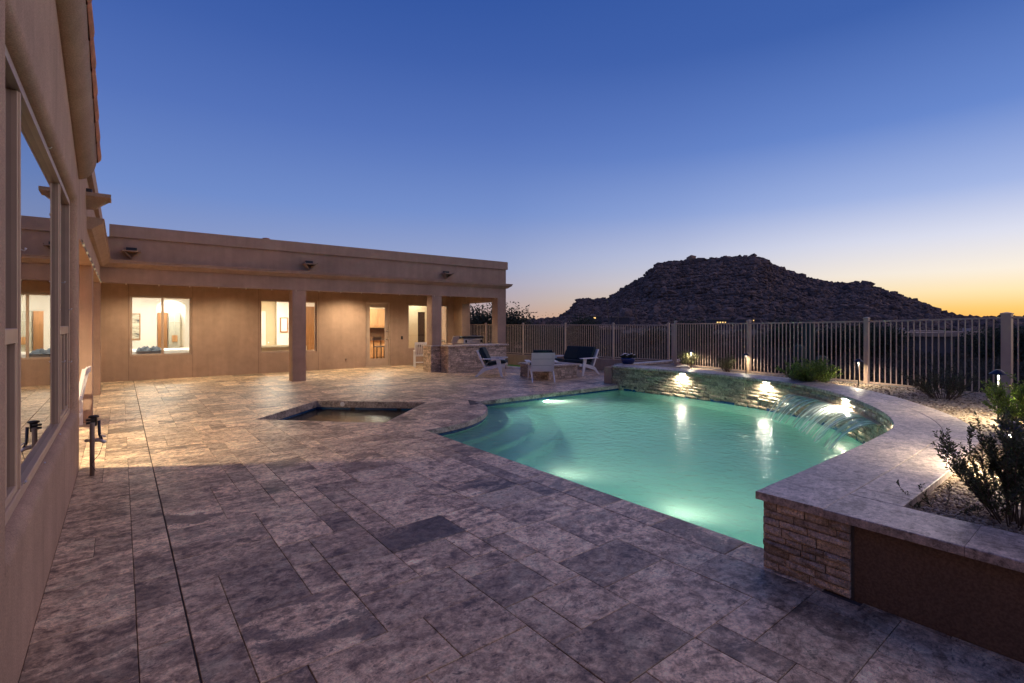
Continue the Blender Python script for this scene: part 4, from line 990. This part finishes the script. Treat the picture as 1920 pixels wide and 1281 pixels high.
Q = [Vector(p) for p in ((13.5, 9.14), (12.32, 8.2), (11.75, 5.83), (11.39, 3.35), (11.2, 1.38), (11.0, -.9))]
zb = [.47, .46, .45, .45, .42, .42]; zt = [1.58, 1.61, 1.62, 1.655, 1.71, 1.76]
for k, p in enumerate(Q):
    if k: post(f2, p.x, p.y, .2, zt[k]+.04, .12 if k == 4 else .075, math.atan2(Q[k].y-Q[k-1].y, Q[k].x-Q[k-1].x))
for k in range(5):
    d = (Q[k+1]-Q[k]).normalized(); run(f2, Q[k]+d*.04, Q[k+1]-d*(.07 if k == 3 else .04), zb[k], zb[k+1], zt[k], zt[k+1], .086)
mb = MB()
for k in range(5):
    a, b_ = Q[k], Q[k+1]; d = (b_-a).normalized(); n_2 = Vector((-d.y, d.x))*.085
    mb.hexa([(*(a-n_2), -1.2), (*(b_-n_2), -1.2), (*(b_+n_2), -1.2), (*(a+n_2), -1.2), (*(a-n_2), .435), (*(b_-n_2), .435), (*(b_+n_2), .435), (*(a+n_2), .435)])
mb.build('concrete_curb', M['concrete'], None, label='low concrete curb under the fence along the gravel bed', cat='curb')

# ------------------------------------------------------------------ path lights
def path_light(label, x, y, h=.40, lean=0, e=5, s=1.0, g='black path lights in the gravel bed'):
    t_ = thing('path_light', label, 'path light', (x, y, GZ), 0, g)
    mb = MB(); mb.tube([(0, 0, -.05), (0, 0, h)], .009*s, 10); mb.build('stem', M['black'], t_, world=False)
    MB().lathe([(.0, h+.05*s), (.022*s, h+.05*s), (.03*s, h+.042*s), (.075*s, h+.006*s), (.078*s, h), (.074*s, h), (.02*s, h+.03*s), (0, h+.03*s)], (0, 0, 0), 24).build('shade', M['bronze'], t_, world=False)
    MB().lathe([(0, h+.002*s), (.017*s, h+.006*s), (.017*s, h+.022*s)], (0, 0, 0), 14).build('lens', M['led2'], t_, world=False)
    if lean: t_.rotation_euler = (lean[0], lean[1], 0)
    l = lamp('path_lamp', 'SPOT', (0, 0, h-.006), e, (1, .86, .62), .02, (0, 0, 0), math.radians(168), .5); l.parent = t_
    return t_
M['led2'] = emis('path_light_lens', (1, .88, .66), 6)
path_light('leftmost black path light, in front of the pale feathery bush', 11.75, 7.35, .44, e=45)
path_light('black path light beside the tall fence post behind the pool', 11.55, 5.80, .43, e=22)
path_light('black path light right of the bright green spreading shrub', 10.95, 3.35, .46, e=45)
path_light('black path light with a wide hood beside the yellow green shrub', 8.25, 1.09, .57, e=110, s=1.1)
path_light('tilted blue black path light low behind the nearest dark shrub', 5.3, .66, .40, lean=(.1, -.16), e=120, s=1.0)

# ------------------------------------------------------------------ wall cap lights and waterfall
def s_of(px):                        # arc length where the wall face is seen in a given direction
    best = min(np.linspace(S0-.2, ARC_L, 400), key=lambda s: abs(project(*apt(s), .3)[0]-px)); return best
cl = []
for px, lab, e in ((1280, 'small wall light under the cap, leftmost of four above the water', 62), (1438, 'small wall light under the cap, second from the left', 62), (1585, 'small wall light under the cap above the waterfall', 115), (1676, 'small wall light under the cap at the tight end of the curve', 28)):
    s = s_of(px); x, y = apt(s, -.03); xo, yo = apt(s, -.05)
    t_ = thing('wall_light', lab, 'wall light', (x, y, .43), 0, 'lights under the wall cap')
    a = apt(s-.06, -.028); b_ = apt(s+.06, -.028); c = apt(s+.06, -.006); d = apt(s-.06, -.006)
    MB().hexa([(*q, .428) for q in (a, b_, c, d)]+[(*q, .439) for q in (a, b_, c, d)]).build('fixture', M['bronze'], t_)
    MB().add([(*q, .4265) for q in (a, b_, c, d)], [(0, 3, 2, 1)]).build('lens', M['led'], t_)
    n_x, n_y = apt(s, 0)[0]-apt(s, -1)[0], apt(s, 0)[1]-apt(s, -1)[1]
    sp_ = apt(s, -.075)
    l = lamp('wall_lamp', 'SPOT', (*sp_, .415), e, (1, .90, .70), .02, (0, 0, 0), math.radians(165), .8)
    l.rotation_euler = Vector((n_x*-.05, n_y*-.05, -1)).to_track_quat('-Z', 'Y').to_euler()
mwf, t, b, o_ = newmat('falling_water'); p = pos(t)
tr = N(t, 'ShaderNodeBsdfTransparent'); tr.inputs[0].default_value = (.93, .98, .95, 1); gl = N(t, 'ShaderNodeBsdfGlossy'); gl.inputs['Roughness'].default_value = .12
df = N(t, 'ShaderNodeBsdfTranslucent'); df.inputs[0].default_value = (.92, .97, .93, 1); dff = N(t, 'ShaderNodeBsdfDiffuse'); dff.inputs[0].default_value = (.88, .94, .9, 1)
m1 = N(t, 'ShaderNodeMixShader'); m1.inputs[0].default_value = .5; t.links.new(df.outputs[0], m1.inputs[1]); t.links.new(dff.outputs[0], m1.inputs[2])
m2 = N(t, 'ShaderNodeMixShader'); m2.inputs[0].default_value = .15; t.links.new(m1.outputs[0], m2.inputs[1]); t.links.new(gl.outputs[0], m2.inputs[2])
tv, _ = tintv(t); m3 = N(t, 'ShaderNodeMixShader'); t.links.new(tv[0], m3.inputs[0]); t.links.new(tr.outputs[0], m3.inputs[1]); t.links.new(m2.outputs[0], m3.inputs[2]); t.links.new(m3.outputs[0], o_.inputs[0])
sA, sB = s_of(1650), s_of(1486)
wf = thing('waterfall', 'wide sheet waterfall arching from the curved wall into the pool', 'waterfall', (*apt((sA+sB)/2, -.1), WATER))
MB().add([(*apt(s, -.045), .268) for s in np.linspace(sA-.05, sB+.05, 12)]+[(*apt(s, .0), .268) for s in np.linspace(sB+.05, sA-.05, 12)]+[(*apt(s, -.045), .282) for s in np.linspace(sA-.05, sB+.05, 12)]+[(*apt(s, .0), .282) for s in np.linspace(sB+.05, sA-.05, 12)],
         [tuple(range(23, -1, -1)), tuple(range(24, 48))]+[(i, (i+1) % 24, 24+(i+1) % 24, 24+i) for i in range(24)]).build('spillway_lip', M['frame'], wf)
for fa, fb in ((.0, .33), (.36, .70), (.74, 1.0)):
    mb = MB(); K = 12; J = 24; vs = []; tn = []; ph_ = [U(0, 1)**2 for _ in range(J+1)]
    for k in range(K+1):
        u = k/K; 
        for j in range(J+1):
            q = fa+(fb-fa)*(j/J); qc = (fa+fb)/2; q = qc+(q-qc)*(1-.12*u)
            vs.append((*apt(sA+(sB-sA)*q, -(.045+.50*u+.012*ph_[j])), .278-(.278-WATER)*u*u)); tn.append((.16+.55*ph_[j]*(1-.4*u),)*3)
    mb.add(vs, [(k*(J+1)+j, k*(J+1)+j+1, (k+1)*(J+1)+j+1, (k+1)*(J+1)+j) for k in range(K) for j in range(J)], True); mb.tint = tn; mb.build('water_sheet', mwf, wf)
s = sA
while s < sB:
    wdt = U(.03, .12); thin = R() < .45; reach = U(.46, .60); sk = U(-.03, .03); mb = MB(); K = 14; vs = []; tn = []
    for k in range(K+1):
        u = k/K; z = .28-(.28-WATER)*u*u-.0*u; o = -(.045+reach*u); wd = wdt*(1-.55*u)
        for j in range(4):
            ss_ = s+sk*u+(j/3-.5)*wd; vs.append((*apt(ss_, o+.006*math.sin(j*2+s*40)), z)); f = (.45 if thin else 1.0)*(1-.3*u)
            tn.append((f*U(.5, 1.5)*(1.0 if j in (1, 2) else .55),)*3)
    mb.add(vs, [(k*4+j, k*4+j+1, k*4+5+j, k*4+4+j) for k in range(K) for j in range(3)], True); mb.tint = tn
    mb.build('water_stream', mwf, wf); s += wdt*U(.7, 1.5)+(.03 if R() < .3 else 0)

# pool lamps
pl = thing('pool_light', 'round underwater lamp low on the far pool wall', 'pool light', (7.62, POOL_Y-.03, -.33))
L_ = MB().lathe([(0, .02), (.045, .018), (.06, .004), (.06, 0)], (0, 0, 0), 20); L_.v = [(7.62+x, POOL_Y-.03-z, -.33+y) for x, y, z in L_.v]; L_.build('lens', M['poolled'], pl)
TEALW = (.78, 1, .72)
lamp('pool_lamp', 'SPOT', (7.62, POOL_Y-.1, -.33), 620, (1, .98, .75), .08, (math.radians(-80), 0, 0), math.radians(160), 1.0)
for y, z, e in ((2.6, -.40, 105), (4.1, -.40, 80)):  # the lamp nearer the steps is added, lens included, to brighten them
    p_ = thing('pool_light', 'underwater lamp in the near pool wall, %s' % ('beside the raised wall end' if y < 3 else 'added to light the entry steps'), 'pool light', (POOL_X+.02, y, z))
    L_ = MB().lathe([(0, .02), (.07, .018), (.1, .004), (.1, 0)], (0, 0, 0), 20); L_.v = [(POOL_X+.02+w_, y+x, z+y_) for x, y_, w_ in L_.v]; L_.build('lens', M['poolled'], p_)
    lamp('pool_lamp', 'SPOT', (POOL_X+.22, y, z), e, (1, 1, .74), .08, (0, math.radians(-98), 0), math.radians(150), 1.0)

# ------------------------------------------------------------------ patio furniture, bar, fire pit
def veneer(parent, faces, z0, z1, rows, mat):
    ms = []
    for (f, a, b_) in faces: ms += [stone_mb(*st_, 2, 2) for st_ in stones(f, a, b_, z0, z1, rows, (.08, .24), (.006, .024))]
    merge(ms).build('stone_facing', mat, parent, kind='stuff')
bar = thing('stone_bar', 'outdoor bar faced in split stone wrapping the patio column', 'bar', (9.5, 14.2, 0))
CX0, CX1, CY0 = 8.34, 10.72, 13.95
MB().box(CX0+.02, CX1-.02, CY0+.02, 14.54, 0, .84).build('bar_core', M['mortar'], bar)
veneer(bar, [(lambda u, d: (u, CY0+.02+d), CX0, CX1), (lambda u, d: (CX0+.02+d, -u), -14.46, -CY0), (lambda u, d: (CX1-.02-d, u), CY0, 14.54)], 0, .84, 14, M['stone'])
MB().box(8.0, 8.50, 14.46, 15.0, 0, .84).build('pier_core', M['mortar'], bar)
veneer(bar, [(lambda u, d: (u, 14.46+d), 7.98, 8.34), (lambda u, d: (8.0+d, -u), -15.0, -14.45)], 0, .84, 14, M['stone'])
MB().cbox(CX0-.05, CX1+.06, CY0-.06, 14.549, .841, .885, .006).build('bar_top', M['cap'], bar); MB().cbox(7.94, CX0-.052, 14.40, 14.549, .8415, .8845, .004).build('pier_cap', M['cap'], bar)
MB().cbox(7.94, 8.079, 14.551, 15.05, .8415, .8845, .004).build('pier_cap', M['cap'], bar)
gl_ = thing('grill', 'stainless built-in grill with dark hood behind the bar', 'grill', (10.2, 15.6, 0))
MB().cbox(9.75, 10.72, 15.3, 16.0, 0, .86, .01).build('grill_base', M['stucco'], gl_)
MB().cbox(9.85, 10.70, 15.4, 15.95, .861, 1.06, .02).build('grill_body', M['steel'], gl_); MB().cbox(9.80, 10.74, 15.36, 16.0, 1.061, 1.14, .03).build('hood', M['black'], gl_)
for x in (9.93, 10.6): MB().box(x, x+.06, 15.38, 15.399, .9, 1.0).build('vent', M['black'], gl_)
MB().tube([(10.05, 15.34, 1.02), (10.55, 15.34, 1.02)], .012, 8).build('handle', M['steel'], gl_)
bp = thing('cooking_board', 'angled pale board leaning beside the grill', 'board', (9.5, 15.4, .885))
MB().hexa([(9.32, 15.4, .885), (9.56, 15.4, .885), (9.56, 15.42, .885), (9.32, 15.42, .885), (9.42, 15.4, 1.15), (9.70, 15.4, 1.15), (9.70, 15.42, 1.15), (9.42, 15.42, 1.15)]).build('panel', M['frame'], bp)
MB().box(9.3, 9.73, 15.3, 15.9, 0, .884).build('board_stand', M['stucco'], bp)
fpit = thing('fire_pit', 'square stone fire pit with a pale cap among the white chairs', 'fire pit', (10.1, 11.15, 0))
FX0, FX1, FY0, FY1 = 9.58, 10.75, 10.5, 11.8
MB().box(FX0+.02, FX1-.02, FY0+.02, FY1-.02, 0, .36).build('pit_core', M['mortar'], fpit)
veneer(fpit, [(lambda u, d: (u, FY0+.02+d), FX0, FX1), (lambda u, d: (FX0+.02+d, -u), -FY1, -FY0), (lambda u, d: (FX1-.02-d, u), FY0, FY1)], 0, .36, 6, M['stone'])
for a in ((FX0-.05, FX0+.28, FY0-.05, FY1+.05), (FX1-.28, FX1+.05, FY0-.05, FY1+.05), (FX0+.282, FX1-.282, FY0-.05, FY0+.28), (FX0+.282, FX1-.282, FY1-.28, FY1+.05)): MB().cbox(*a, .361, .41, .005).build('cap_slab', M['cap'], fpit)
MB().box(FX0+.282, FX1-.282, FY0+.282, FY1-.282, .36, .38).build('burner_bed', M['black'], fpit)

def lounge(label, loc, rz, w=.72, group='white lounge chairs round the fire pit', cat='chair', name='lounge_chair', boards=3):
    """low plank lounge chair; local +y is the way it faces"""
    t_ = thing(name, label, cat, loc, rz, group); hw = w/2
    wm = M['white']
    def add(nm, mb, mat=wm): return mb.build(nm, mat, t_, world=False)
    for s_ in (-1, 1):
        x0, x1 = (hw-.03, hw) if s_ > 0 else (-hw, -hw+.03)
        # rear leg plank sweeping down and back, with the seat rail
        add('side_rail', MB().prism([(-.50, 0), (-.42, 0), (-.22, .17), (.26, .30), (.42, .30), (.42, .38), (.20, .38), (-.26, .26)], x0, x1, 'x'))
        xf = x1+.002 if s_ > 0 else x0-.032
        add('front_leg', MB().prism([(.30, 0), (.36, 0), (.28, .53), (.14, .53), (.20, .30)], xf, xf+.03, 'x'))
        add('arm', MB().cbox(*(hw-.02, hw+.12) if s_ > 0 else (-hw-.12, -hw+.02), -.28, .42, .531, .555, .005))
        add('back_support', MB().prism([(-.20, .24), (-.13, .22), (-.40, .80), (-.46, .80)], x0+(.0), x1, 'x'))
    # back planks
    for k in range(boards):
        a = .27+k*.18; b_ = a+.172; q = lambda z: -.155-.43*(z-.22)
        add('back_board', MB().hexa([(-hw+.032, q(a)-.022, a), (hw-.032, q(a)-.022, a), (hw-.032, q(a), a), (-hw+.032, q(a), a), (-hw+.032, q(b_)-.022, b_), (hw-.032, q(b_)-.022, b_), (hw-.032, q(b_), b_), (-hw+.032, q(b_), b_)]))
    for k in range(5):
        y = -.16+k*.115; zz_ = .285+.16*(y+.16); add('seat_slat', MB().hexa([(-hw+.032, y, zz_), (hw-.032, y, zz_), (hw-.032, y+.1, zz_+.016), (-hw+.032, y+.1, zz_+.016), (-hw+.032, y, zz_+.02), (hw-.032, y, zz_+.02), (hw-.032, y+.1, zz_+.036), (-hw+.032, y+.1, zz_+.036)]))
    nseat = 1 if w < 1 else 2; cw = (w-.08)/nseat
    for k in range(nseat):
        xa = -hw+.04+k*cw+.005; xb = xa+cw-.01
        def cush(p0, p1, th_, nv2, nm):
            # rounded slab from p0 to p1 (y,z), thickness th_ along nv2
            mb = MB(); prof = []
            for u, tt in ((0, .25), (.03, .75), (.1, 1), (.5, 1.08), (.9, 1), (.97, .75), (1, .25)): prof.append((p0[0]+(p1[0]-p0[0])*u+nv2[0]*th_*tt, p0[1]+(p1[1]-p0[1])*u+nv2[1]*th_*tt))
            poly = [p0, *prof, p1]; vs = []
            for x, sh in ((xa, .7), (xa+.02, 1), (xb-.02, 1), (xb, .7)):
                c_ = ((p0[0]+p1[0])/2+nv2[0]*th_*.4, (p0[1]+p1[1])/2+nv2[1]*th_*.4)
                vs += [(x, c_[0]+(p[0]-c_[0])*(sh if sh < 1 else 1), c_[1]+(p[1]-c_[1])*(sh if sh < 1 else 1)) if sh == 1 else (x, c_[0]+(p[0]-c_[0])*.93, c_[1]+(p[1]-c_[1])*.8) for p in poly]
            n = len(poly); fs = [(j*n+i, (j+1)*n+i, (j+1)*n+(i+1) % n, j*n+(i+1) % n) for j in range(3) for i in range(n)]+[tuple(range(n)), tuple(3*n+i for i in range(n-1, -1, -1))]
            add(nm, mb.add(vs, fs), M['navy'])
        cush((-.13, .335), (.44, .42), .09, (-.148, .989), 'seat_cushion')
        cush((-.16, .40), (-.375, .86), .10, (.906, .423), 'back_cushion')
    return t_
def rzf(dx, dy): return math.atan2(dy, dx)-PI/2
lounge('white plank lounge chair seen side on, in front of the stone bar', (8.98, 12.38, 0), rzf(.72, -.70), .70)
lounge('white plank lounge chair with its three board back to the pool', (9.32, 10.52, 0), rzf(.56, .83), .64)
lounge('white plank loveseat with large black cushions, right of the fire pit', (11.32, 11.2, 0), rzf(-1, -.02), 1.26, group=None, cat='loveseat', name='loveseat')
def garden_chair(label, loc, rz):
    t_ = thing('garden_chair', label, 'chair', loc, rz, 'white slat back garden chairs'); a_ = lambda nm, mb, mat=M['white']: mb.build(nm, mat, t_, world=False)
    for x in (-.27, .23):
        a_('leg', MB().box(x, x+.04, .20, .24, 0, .60)); a_('back_post', MB().prism([(-.22, 0), (-.18, 0), (-.18, .42), (-.26, .92), (-.31, .92), (-.22, .42)], x, x+.04, 'x'))
        a_('arm', MB().cbox(x-.01, x+.05, -.22, .26, .601, .625, .004)); a_('stretcher', MB().box(x+.01, x+.03, -.18, .20, .15, .18))
    a_('top_rail', MB().hexa([(-.232, -.315, .84), (.232, -.315, .84), (.232, -.285, .84), (-.232, -.285, .84), (-.232, -.325, .93), (.232, -.325, .93), (.232, -.295, .93), (-.232, -.295, .93)]))
    for k in range(6): x = -.21+k*.076; a_('back_slat', MB().hexa([(x, -.20, .48), (x+.04, -.20, .48), (x+.04, -.185, .48), (x, -.185, .48), (x, -.305, .838), (x+.04, -.305, .838), (x+.04, -.29, .838), (x, -.29, .838)]))
    a_('lower_rail', MB().box(-.228, .228, -.215, -.185, .43, .479)); a_('seat', MB().box(-.225, .225, -.17, .24, .405, .43)); a_('seat_cushion', MB().cbox(-.21, .21, -.16, .23, .431, .475, .015), M['navy']); a_('stretcher', MB().box(-.228, .228, -.21, -.19, .17, .21))
    return t_
garden_chair('white slat back garden chair with dark cushion left of the stone bar', (8.72, 16.5, 0), rzf(.35, .9))
garden_chair('white garden chair mostly hidden behind the left patio column', (-.70, 10.12, 0), rzf(-1, .05))

# standpipe by the left wall
sp_ = thing('standpipe', 'weathered upright pipe with black cap and hose valve by the left wall corner', 'standpipe', (-.20, 6.88, 0))
sx0, sy0 = -.235, 6.86
MB().tube([(sx0, sy0, 0), (sx0, sy0, .50), (sx0+.003, sy0, .555)], .021, 12).build('pipe', M['pvc'], sp_)
MB().lathe([(0, .515), (.028, .515), (.030, .60), (.046, .605), (.046, .618), (.03, .626), (0, .628)], (sx0+.012, sy0+.045, 0), 18).build('cap', M['black'], sp_)
for z in (.555, .585): MB().tube([(sx0-.05, sy0, z), (sx0+.02, sy0+.02, z)], .012, 8).build('lug', M['black'], sp_)
MB().tube([(sx0+.055, sy0+.02, .57), (sx0+.06, sy0+.02, .42), (sx0+.08, sy0, .36)], .013, 8).build('riser', M['bronze'], sp_)
MB().tube([(sx0-.06, sy0+.03, .37), (sx0+.05, sy0+.02, .365), (sx0+.07, sy0, .36), (sx0+.11, sy0-.02, .34)], [.014, .022, .018, .016], 10).build('valve', M['steel'], sp_)
MB().tube([(sx0+.06, sy0-.01, .38), (sx0+.07, sy0-.01, .42), (sx0+.11, sy0-.03, .40)], .008, 8).build('valve_handle', M['steel'], sp_)
MB().tube([(sx0+.09, sy0, .33), (sx0+.06, sy0-.02, .22), (sx0+.02, sy0-.03, .17), (sx0-.01, sy0-.02, .12), (sx0+.03, sy0-.025, .05)], .003, 5).build('wire', M['black'], sp_)

# ------------------------------------------------------------------ beyond the fence
def tree(label, x, y, h, w, seed, dens=1.0, name='palo_verde_tree', trunkh=.28, mat='leaf_tree', group='desert trees beyond the fence', leaf=.10):
    rs_ = np.random.default_rng(seed); z0 = float(ground_z(x, y))-.1; t_ = thing(name, label, 'tree', (x, y, z0), 0, group); mb = MB(); P = []; D = []
    def br(p, d, l, r, lv):
        pts = [p]; 
        for k in range(4): d = (d+Vector(rs_.normal(0, .17, 3))).normalized(); p = p+d*l/4; pts.append(p)
        mb.tube(pts, [r*(1-.12*k) for k in range(5)], 5 if lv < 2 else 3)
        if lv >= 2:
            n = int(34*dens)
            A = np.array([list(pts[min(int(u*4)+1, 4)]) for u in rs_.uniform(0, 1, n)])+rs_.normal(0, .10*h, (n, 3))*[1, 1, .55]
            P.append(A); dd = rs_.normal(size=(n, 3)); D.append(dd/np.linalg.norm(dd, axis=1)[:, None])
        if lv < 3:
            for k in range(4 if lv < 2 else 3):
                a = rs_.uniform(0, 2*PI); e = Vector((math.cos(a)*w/h*1.1, math.sin(a)*w/h*1.1, rs_.uniform(.25, .9))).normalized()
                br(pts[rs_.integers(2, 5)], (d*.5+e).normalized(), l*rs_.uniform(.6, .8), r*.55, lv+1)
    for k in range(3):
        a = rs_.uniform(0, 2*PI); br(Vector((x, y, z0)), Vector((math.cos(a)*.35, math.sin(a)*.35, 1)).normalized(), h*trunkh*rs_.uniform(.8, 1.2), .035*h/2.2, 0)
    mb.build('trunk', M['twig'], t_); leaves('crown', np.concatenate(P), np.concatenate(D), leaf*h/3, leaf*h/3*.5, M[mat], t_)
    return t_
def dirxy(px, d):
    r = (px-960)/934; return d*(Fv[0]+r*Rv[0]), d*(Fv[1]+r*Rv[1])
TR = [(892, 40, 5.2, 'bare dusk tree seen through the patio opening', .6), (945, 38, 5.3, 'rounded tree just right of the patio roof corner', 1.0), (990, 60, 5.0, 'low dark tree left of the mountain foot', .8), (1040, 70, 5.0, 'dark tree where the mountain slope begins', .8), (1090, 48, 4.6, 'round grey green tree below the mountain left shoulder', 1.4), (1215, 60, 4.2, 'sparse tree rising above the fence behind the flower pot', .7),
      (1300, 42, 4.3, 'broad green tree below the middle of the mountain', 1.4), (1460, 45, 3.8, 'dark tree behind the saguaro cacti', 1.3), (1560, 30, 3.3, 'dense dark green tree right of the saguaro cacti', 1.5), (1650, 34, 3.6, 'dense dark green tree left of the far flat roofed house', 1.5), (1860, 38, 3.3, 'dark tree beside the thick fence post', 1.2), (1935, 24, 3.0, 'dark tree at the right edge beyond the fence', 1.2), (1780, 60, 3.6, 'pale dead tree in front of the far flat roofed house', .25)]
for k, (px, d, h, lab, dens) in enumerate(TR):
    x, y = dirxy(px, d); tree(lab, x, y, h+1.2, h*.6, 40+k, dens)
# agave flower stalks above the fence
for k, (px, d, top_) in enumerate(((1140, 20, 2.43), (1192, 21, 2.3), (1160, 21, 2.0))):
    x, y = dirxy(px, d); z0 = float(ground_z(x, y)); t_ = thing('desert_stalk', ['tall bent dry flower stalk in front of the mountain foot', 'dry branching stalk with a rounded tip above the fence', 'short dry stalk between the two tall dry stalks'][k], 'plant', (x, y, z0), 0, 'dry stalks beyond the fence')
    mb = MB(); mb.tube([(x, y, z0), (x+.15, y, z0+(top_-z0)*.5), (x-.05, y, top_)], [.03, .02, .012], 5)
    for q in range(4): u = .6+.1*q; zq = z0+(top_-z0)*u; mb.tube([(x+.08, y, zq), (x+.08+(.45 if q % 2 else -.35), y-.1, zq+.4)], [.012, .006], 4)
    mb.build('stalk', M['twig'], t_); MB().lathe([(0, 0), (.03, .03), (.025, .07), (0, .09)], (x-.05, y, top_), 8).build('seed_head', M['leaf_pale'], t_)
def saguaro(label, px, d, top_, arms=()):
    x, y = dirxy(px, d); z0 = float(ground_z(x, y))-.1; t_ = thing('saguaro_cactus', label, 'cactus', (x, y, z0), 0, 'saguaro cacti beyond the fence')
    def col_(cx, cy, za, zb_, r):
        mb = MB(); n = 20; H = zb_-za; vs = []; prof = [(1, 0), (1, .5), (1, .9), (.93, .95), (.72, .985), (.3, 1), (0.02, 1)]
        for q, u in prof: vs += [(cx+r*q*(1+.09*(k % 2))*math.cos(2*PI*k/n), cy+r*q*(1+.09*(k % 2))*math.sin(2*PI*k/n), za+H*u) for k in range(n)]
        return mb.add(vs, [(i*n+k, i*n+(k+1) % n, (i+1)*n+(k+1) % n, (i+1)*n+k) for i in range(6) for k in range(n)])
    col_(x, y, z0, top_, .17).build('trunk', M['cactus'], t_)
    for (off, zb_, zt_) in arms:
        ax, ay = x+off*Rv[0], y+off*Rv[1]; mb = MB(); mb.tube([(x, y, zb_), (x+off*.6*Rv[0], y+off*.6*Rv[1], zb_-.02), (ax, ay, zb_+.1)], .12, 12); mb.build('arm_joint', M['cactus'], t_); col_(ax, ay, zb_+.05, zt_, .13).build('arm', M['cactus'], t_)
saguaro('tallest dark saguaro cactus reaching the fence rail', 1517, 17, 1.72, [(.42, -.9, -.1)])
saguaro('short saguaro left of the tallest one', 1498, 16.5, .9); saguaro('leaning stout saguaro right of the tallest one', 1541, 15.5, .60, [(-.35, -.9, -.2)])
saguaro('small distant saguaro by the thick fence post', 1905, 26, .4)
# far houses
def farhouse(label, px0, px1, d, py_top, py_bot, mat, lights=(), chim=(), group='houses in the desert below the mountain'):
    x, y = dirxy((px0+px1)/2, d); t_ = thing('far_house', label, 'house', (x, y, -5), 0, group); zt = 1.6-(py_top-607)/934*d; w = (px1-px0)/934*d
    def loc(u, v, z): return (x+u*Rv[0]+v*Fv[0], y+u*Rv[1]+v*Fv[1], z)
    def bx(nm, u0, u1, v0, v1, z0, z1, m_): MB().hexa([loc(u0, v0, z0), loc(u1, v0, z0), loc(u1, v1, z0), loc(u0, v1, z0), loc(u0, v0, z1), loc(u1, v0, z1), loc(u1, v1, z1), loc(u0, v1, z1)]).build(nm, m_, t_)
    bx('wall', -w/2, w/2, 0, 10, -6, zt-.4, mat); bx('roof', -w/2-.5, w/2+.5, -.5, 10.5, zt-.399, zt, M['stucco'])
    for (a, b_, c, d_) in lights: bx('window', (a-(px0+px1)/2)/934*d, (b_-(px0+px1)/2)/934*d, -.03, .1, 1.6-(d_-607)/934*d, 1.6-(c-607)/934*d, M['farlamp'])
    for (a, b_, c) in chim: bx('chimney', (a-(px0+px1)/2)/934*d, (b_-(px0+px1)/2)/934*d, 2, 3, zt, 1.6-(c-607)/934*d, M['hotwall'])
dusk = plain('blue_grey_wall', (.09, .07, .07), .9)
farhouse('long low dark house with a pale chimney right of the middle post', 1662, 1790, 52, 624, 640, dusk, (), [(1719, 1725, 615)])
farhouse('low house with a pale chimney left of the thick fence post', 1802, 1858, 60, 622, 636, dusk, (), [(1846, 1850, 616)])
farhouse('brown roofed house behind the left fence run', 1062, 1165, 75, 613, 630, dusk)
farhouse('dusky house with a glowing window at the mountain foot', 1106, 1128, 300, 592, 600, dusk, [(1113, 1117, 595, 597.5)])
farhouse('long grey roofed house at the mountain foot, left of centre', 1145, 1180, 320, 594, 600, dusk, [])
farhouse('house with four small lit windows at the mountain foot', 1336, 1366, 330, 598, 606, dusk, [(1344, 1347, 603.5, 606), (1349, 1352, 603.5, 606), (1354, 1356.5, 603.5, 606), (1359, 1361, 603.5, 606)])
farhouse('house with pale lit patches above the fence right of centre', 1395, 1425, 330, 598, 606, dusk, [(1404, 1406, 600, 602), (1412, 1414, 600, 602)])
farhouse('long reddish boundary building seen through the patio opening', 840, 978, 46, 604, 625, M['stucco'])
# scrub that nobody could count
n = 3600; dd = 1+rng.gamma(1.3, 24, n); px = rng.uniform(780, 2300, n); C = []
for p_, d in zip(px, dd):
    r = (p_-960)/934; d = d+15.5*1/max(.6, .0+1); x, y = d*(Fv[0]+r*Rv[0]), d*(Fv[1]+r*Rv[1])
    if x > 13.9+max(0, 0) and not (y > 14 and x < 12.6): C.append((x, y, d))
C = np.array(C); extra = np.c_[rng.uniform(12.3, 21, 420), rng.uniform(-8, 26, 420)]; C = np.r_[C, np.c_[extra, np.hypot(extra[:, 0], extra[:, 1])]]
keep = []
for x, y, d in C:
    t_x = 12.2 if y < 8.3 else (13.9 if y < 12 else 13.9-(y-12)*.22); keep.append(x > t_x+.4)
C = C[np.array(keep)]; m = len(C); sz = rng.uniform(.35, 1.15, m)+C[:, 2]*.006; K = 80
cz = ground_z(C[:, 0], C[:, 1]); u = rng.normal(size=(m, K, 3)); u /= np.linalg.norm(u, axis=2)[:, :, None]; u[:, :, 2] = abs(u[:, :, 2])
rad = rng.uniform(.35, 1, (m, K, 1))**.5*rng.uniform(.75, 1.15, (m, K, 1))
P = np.stack([C[:, 0], C[:, 1], cz-.05], 1)[:, None, :]+u*rad*sz[:, None, None]*[1, 1, .85]
lf = np.repeat((.05+C[:, 2]*.0035)[:, None], K, 1).reshape(-1, 1); tn = np.repeat(rng.uniform(0, .8, (m, 1)), K, 1).reshape(-1, 1)+rng.uniform(0, .2, (m*K, 1))
Dn = u.reshape(-1, 3)+rng.normal(0, .5, (m*K, 3)); Dn /= np.linalg.norm(Dn, axis=1)[:, None]
leaves('desert_scrub', P.reshape(-1, 3), Dn, lf*1.6, lf*.5, M['leaf_scrub'], None, tint=tn, kind='stuff')
P2 = np.stack([C[:, 0], C[:, 1], cz], 1)[rng.integers(0, m, 500)]+rng.normal(0, 1.5, (500, 3))*[1, 1, 0]; P2[:, 2] = ground_z(P2[:, 0], P2[:, 1])
kk = np.array([(x > (12.2 if y < 8.3 else (13.9 if y < 12 else 13.9-(y-12)*.22))+.6) for x, y, z in P2]); P2 = P2[kk]
rocks('desert_rocks', P2, rng.uniform(.08, .35, len(P2)), mm, None, kind='stuff')
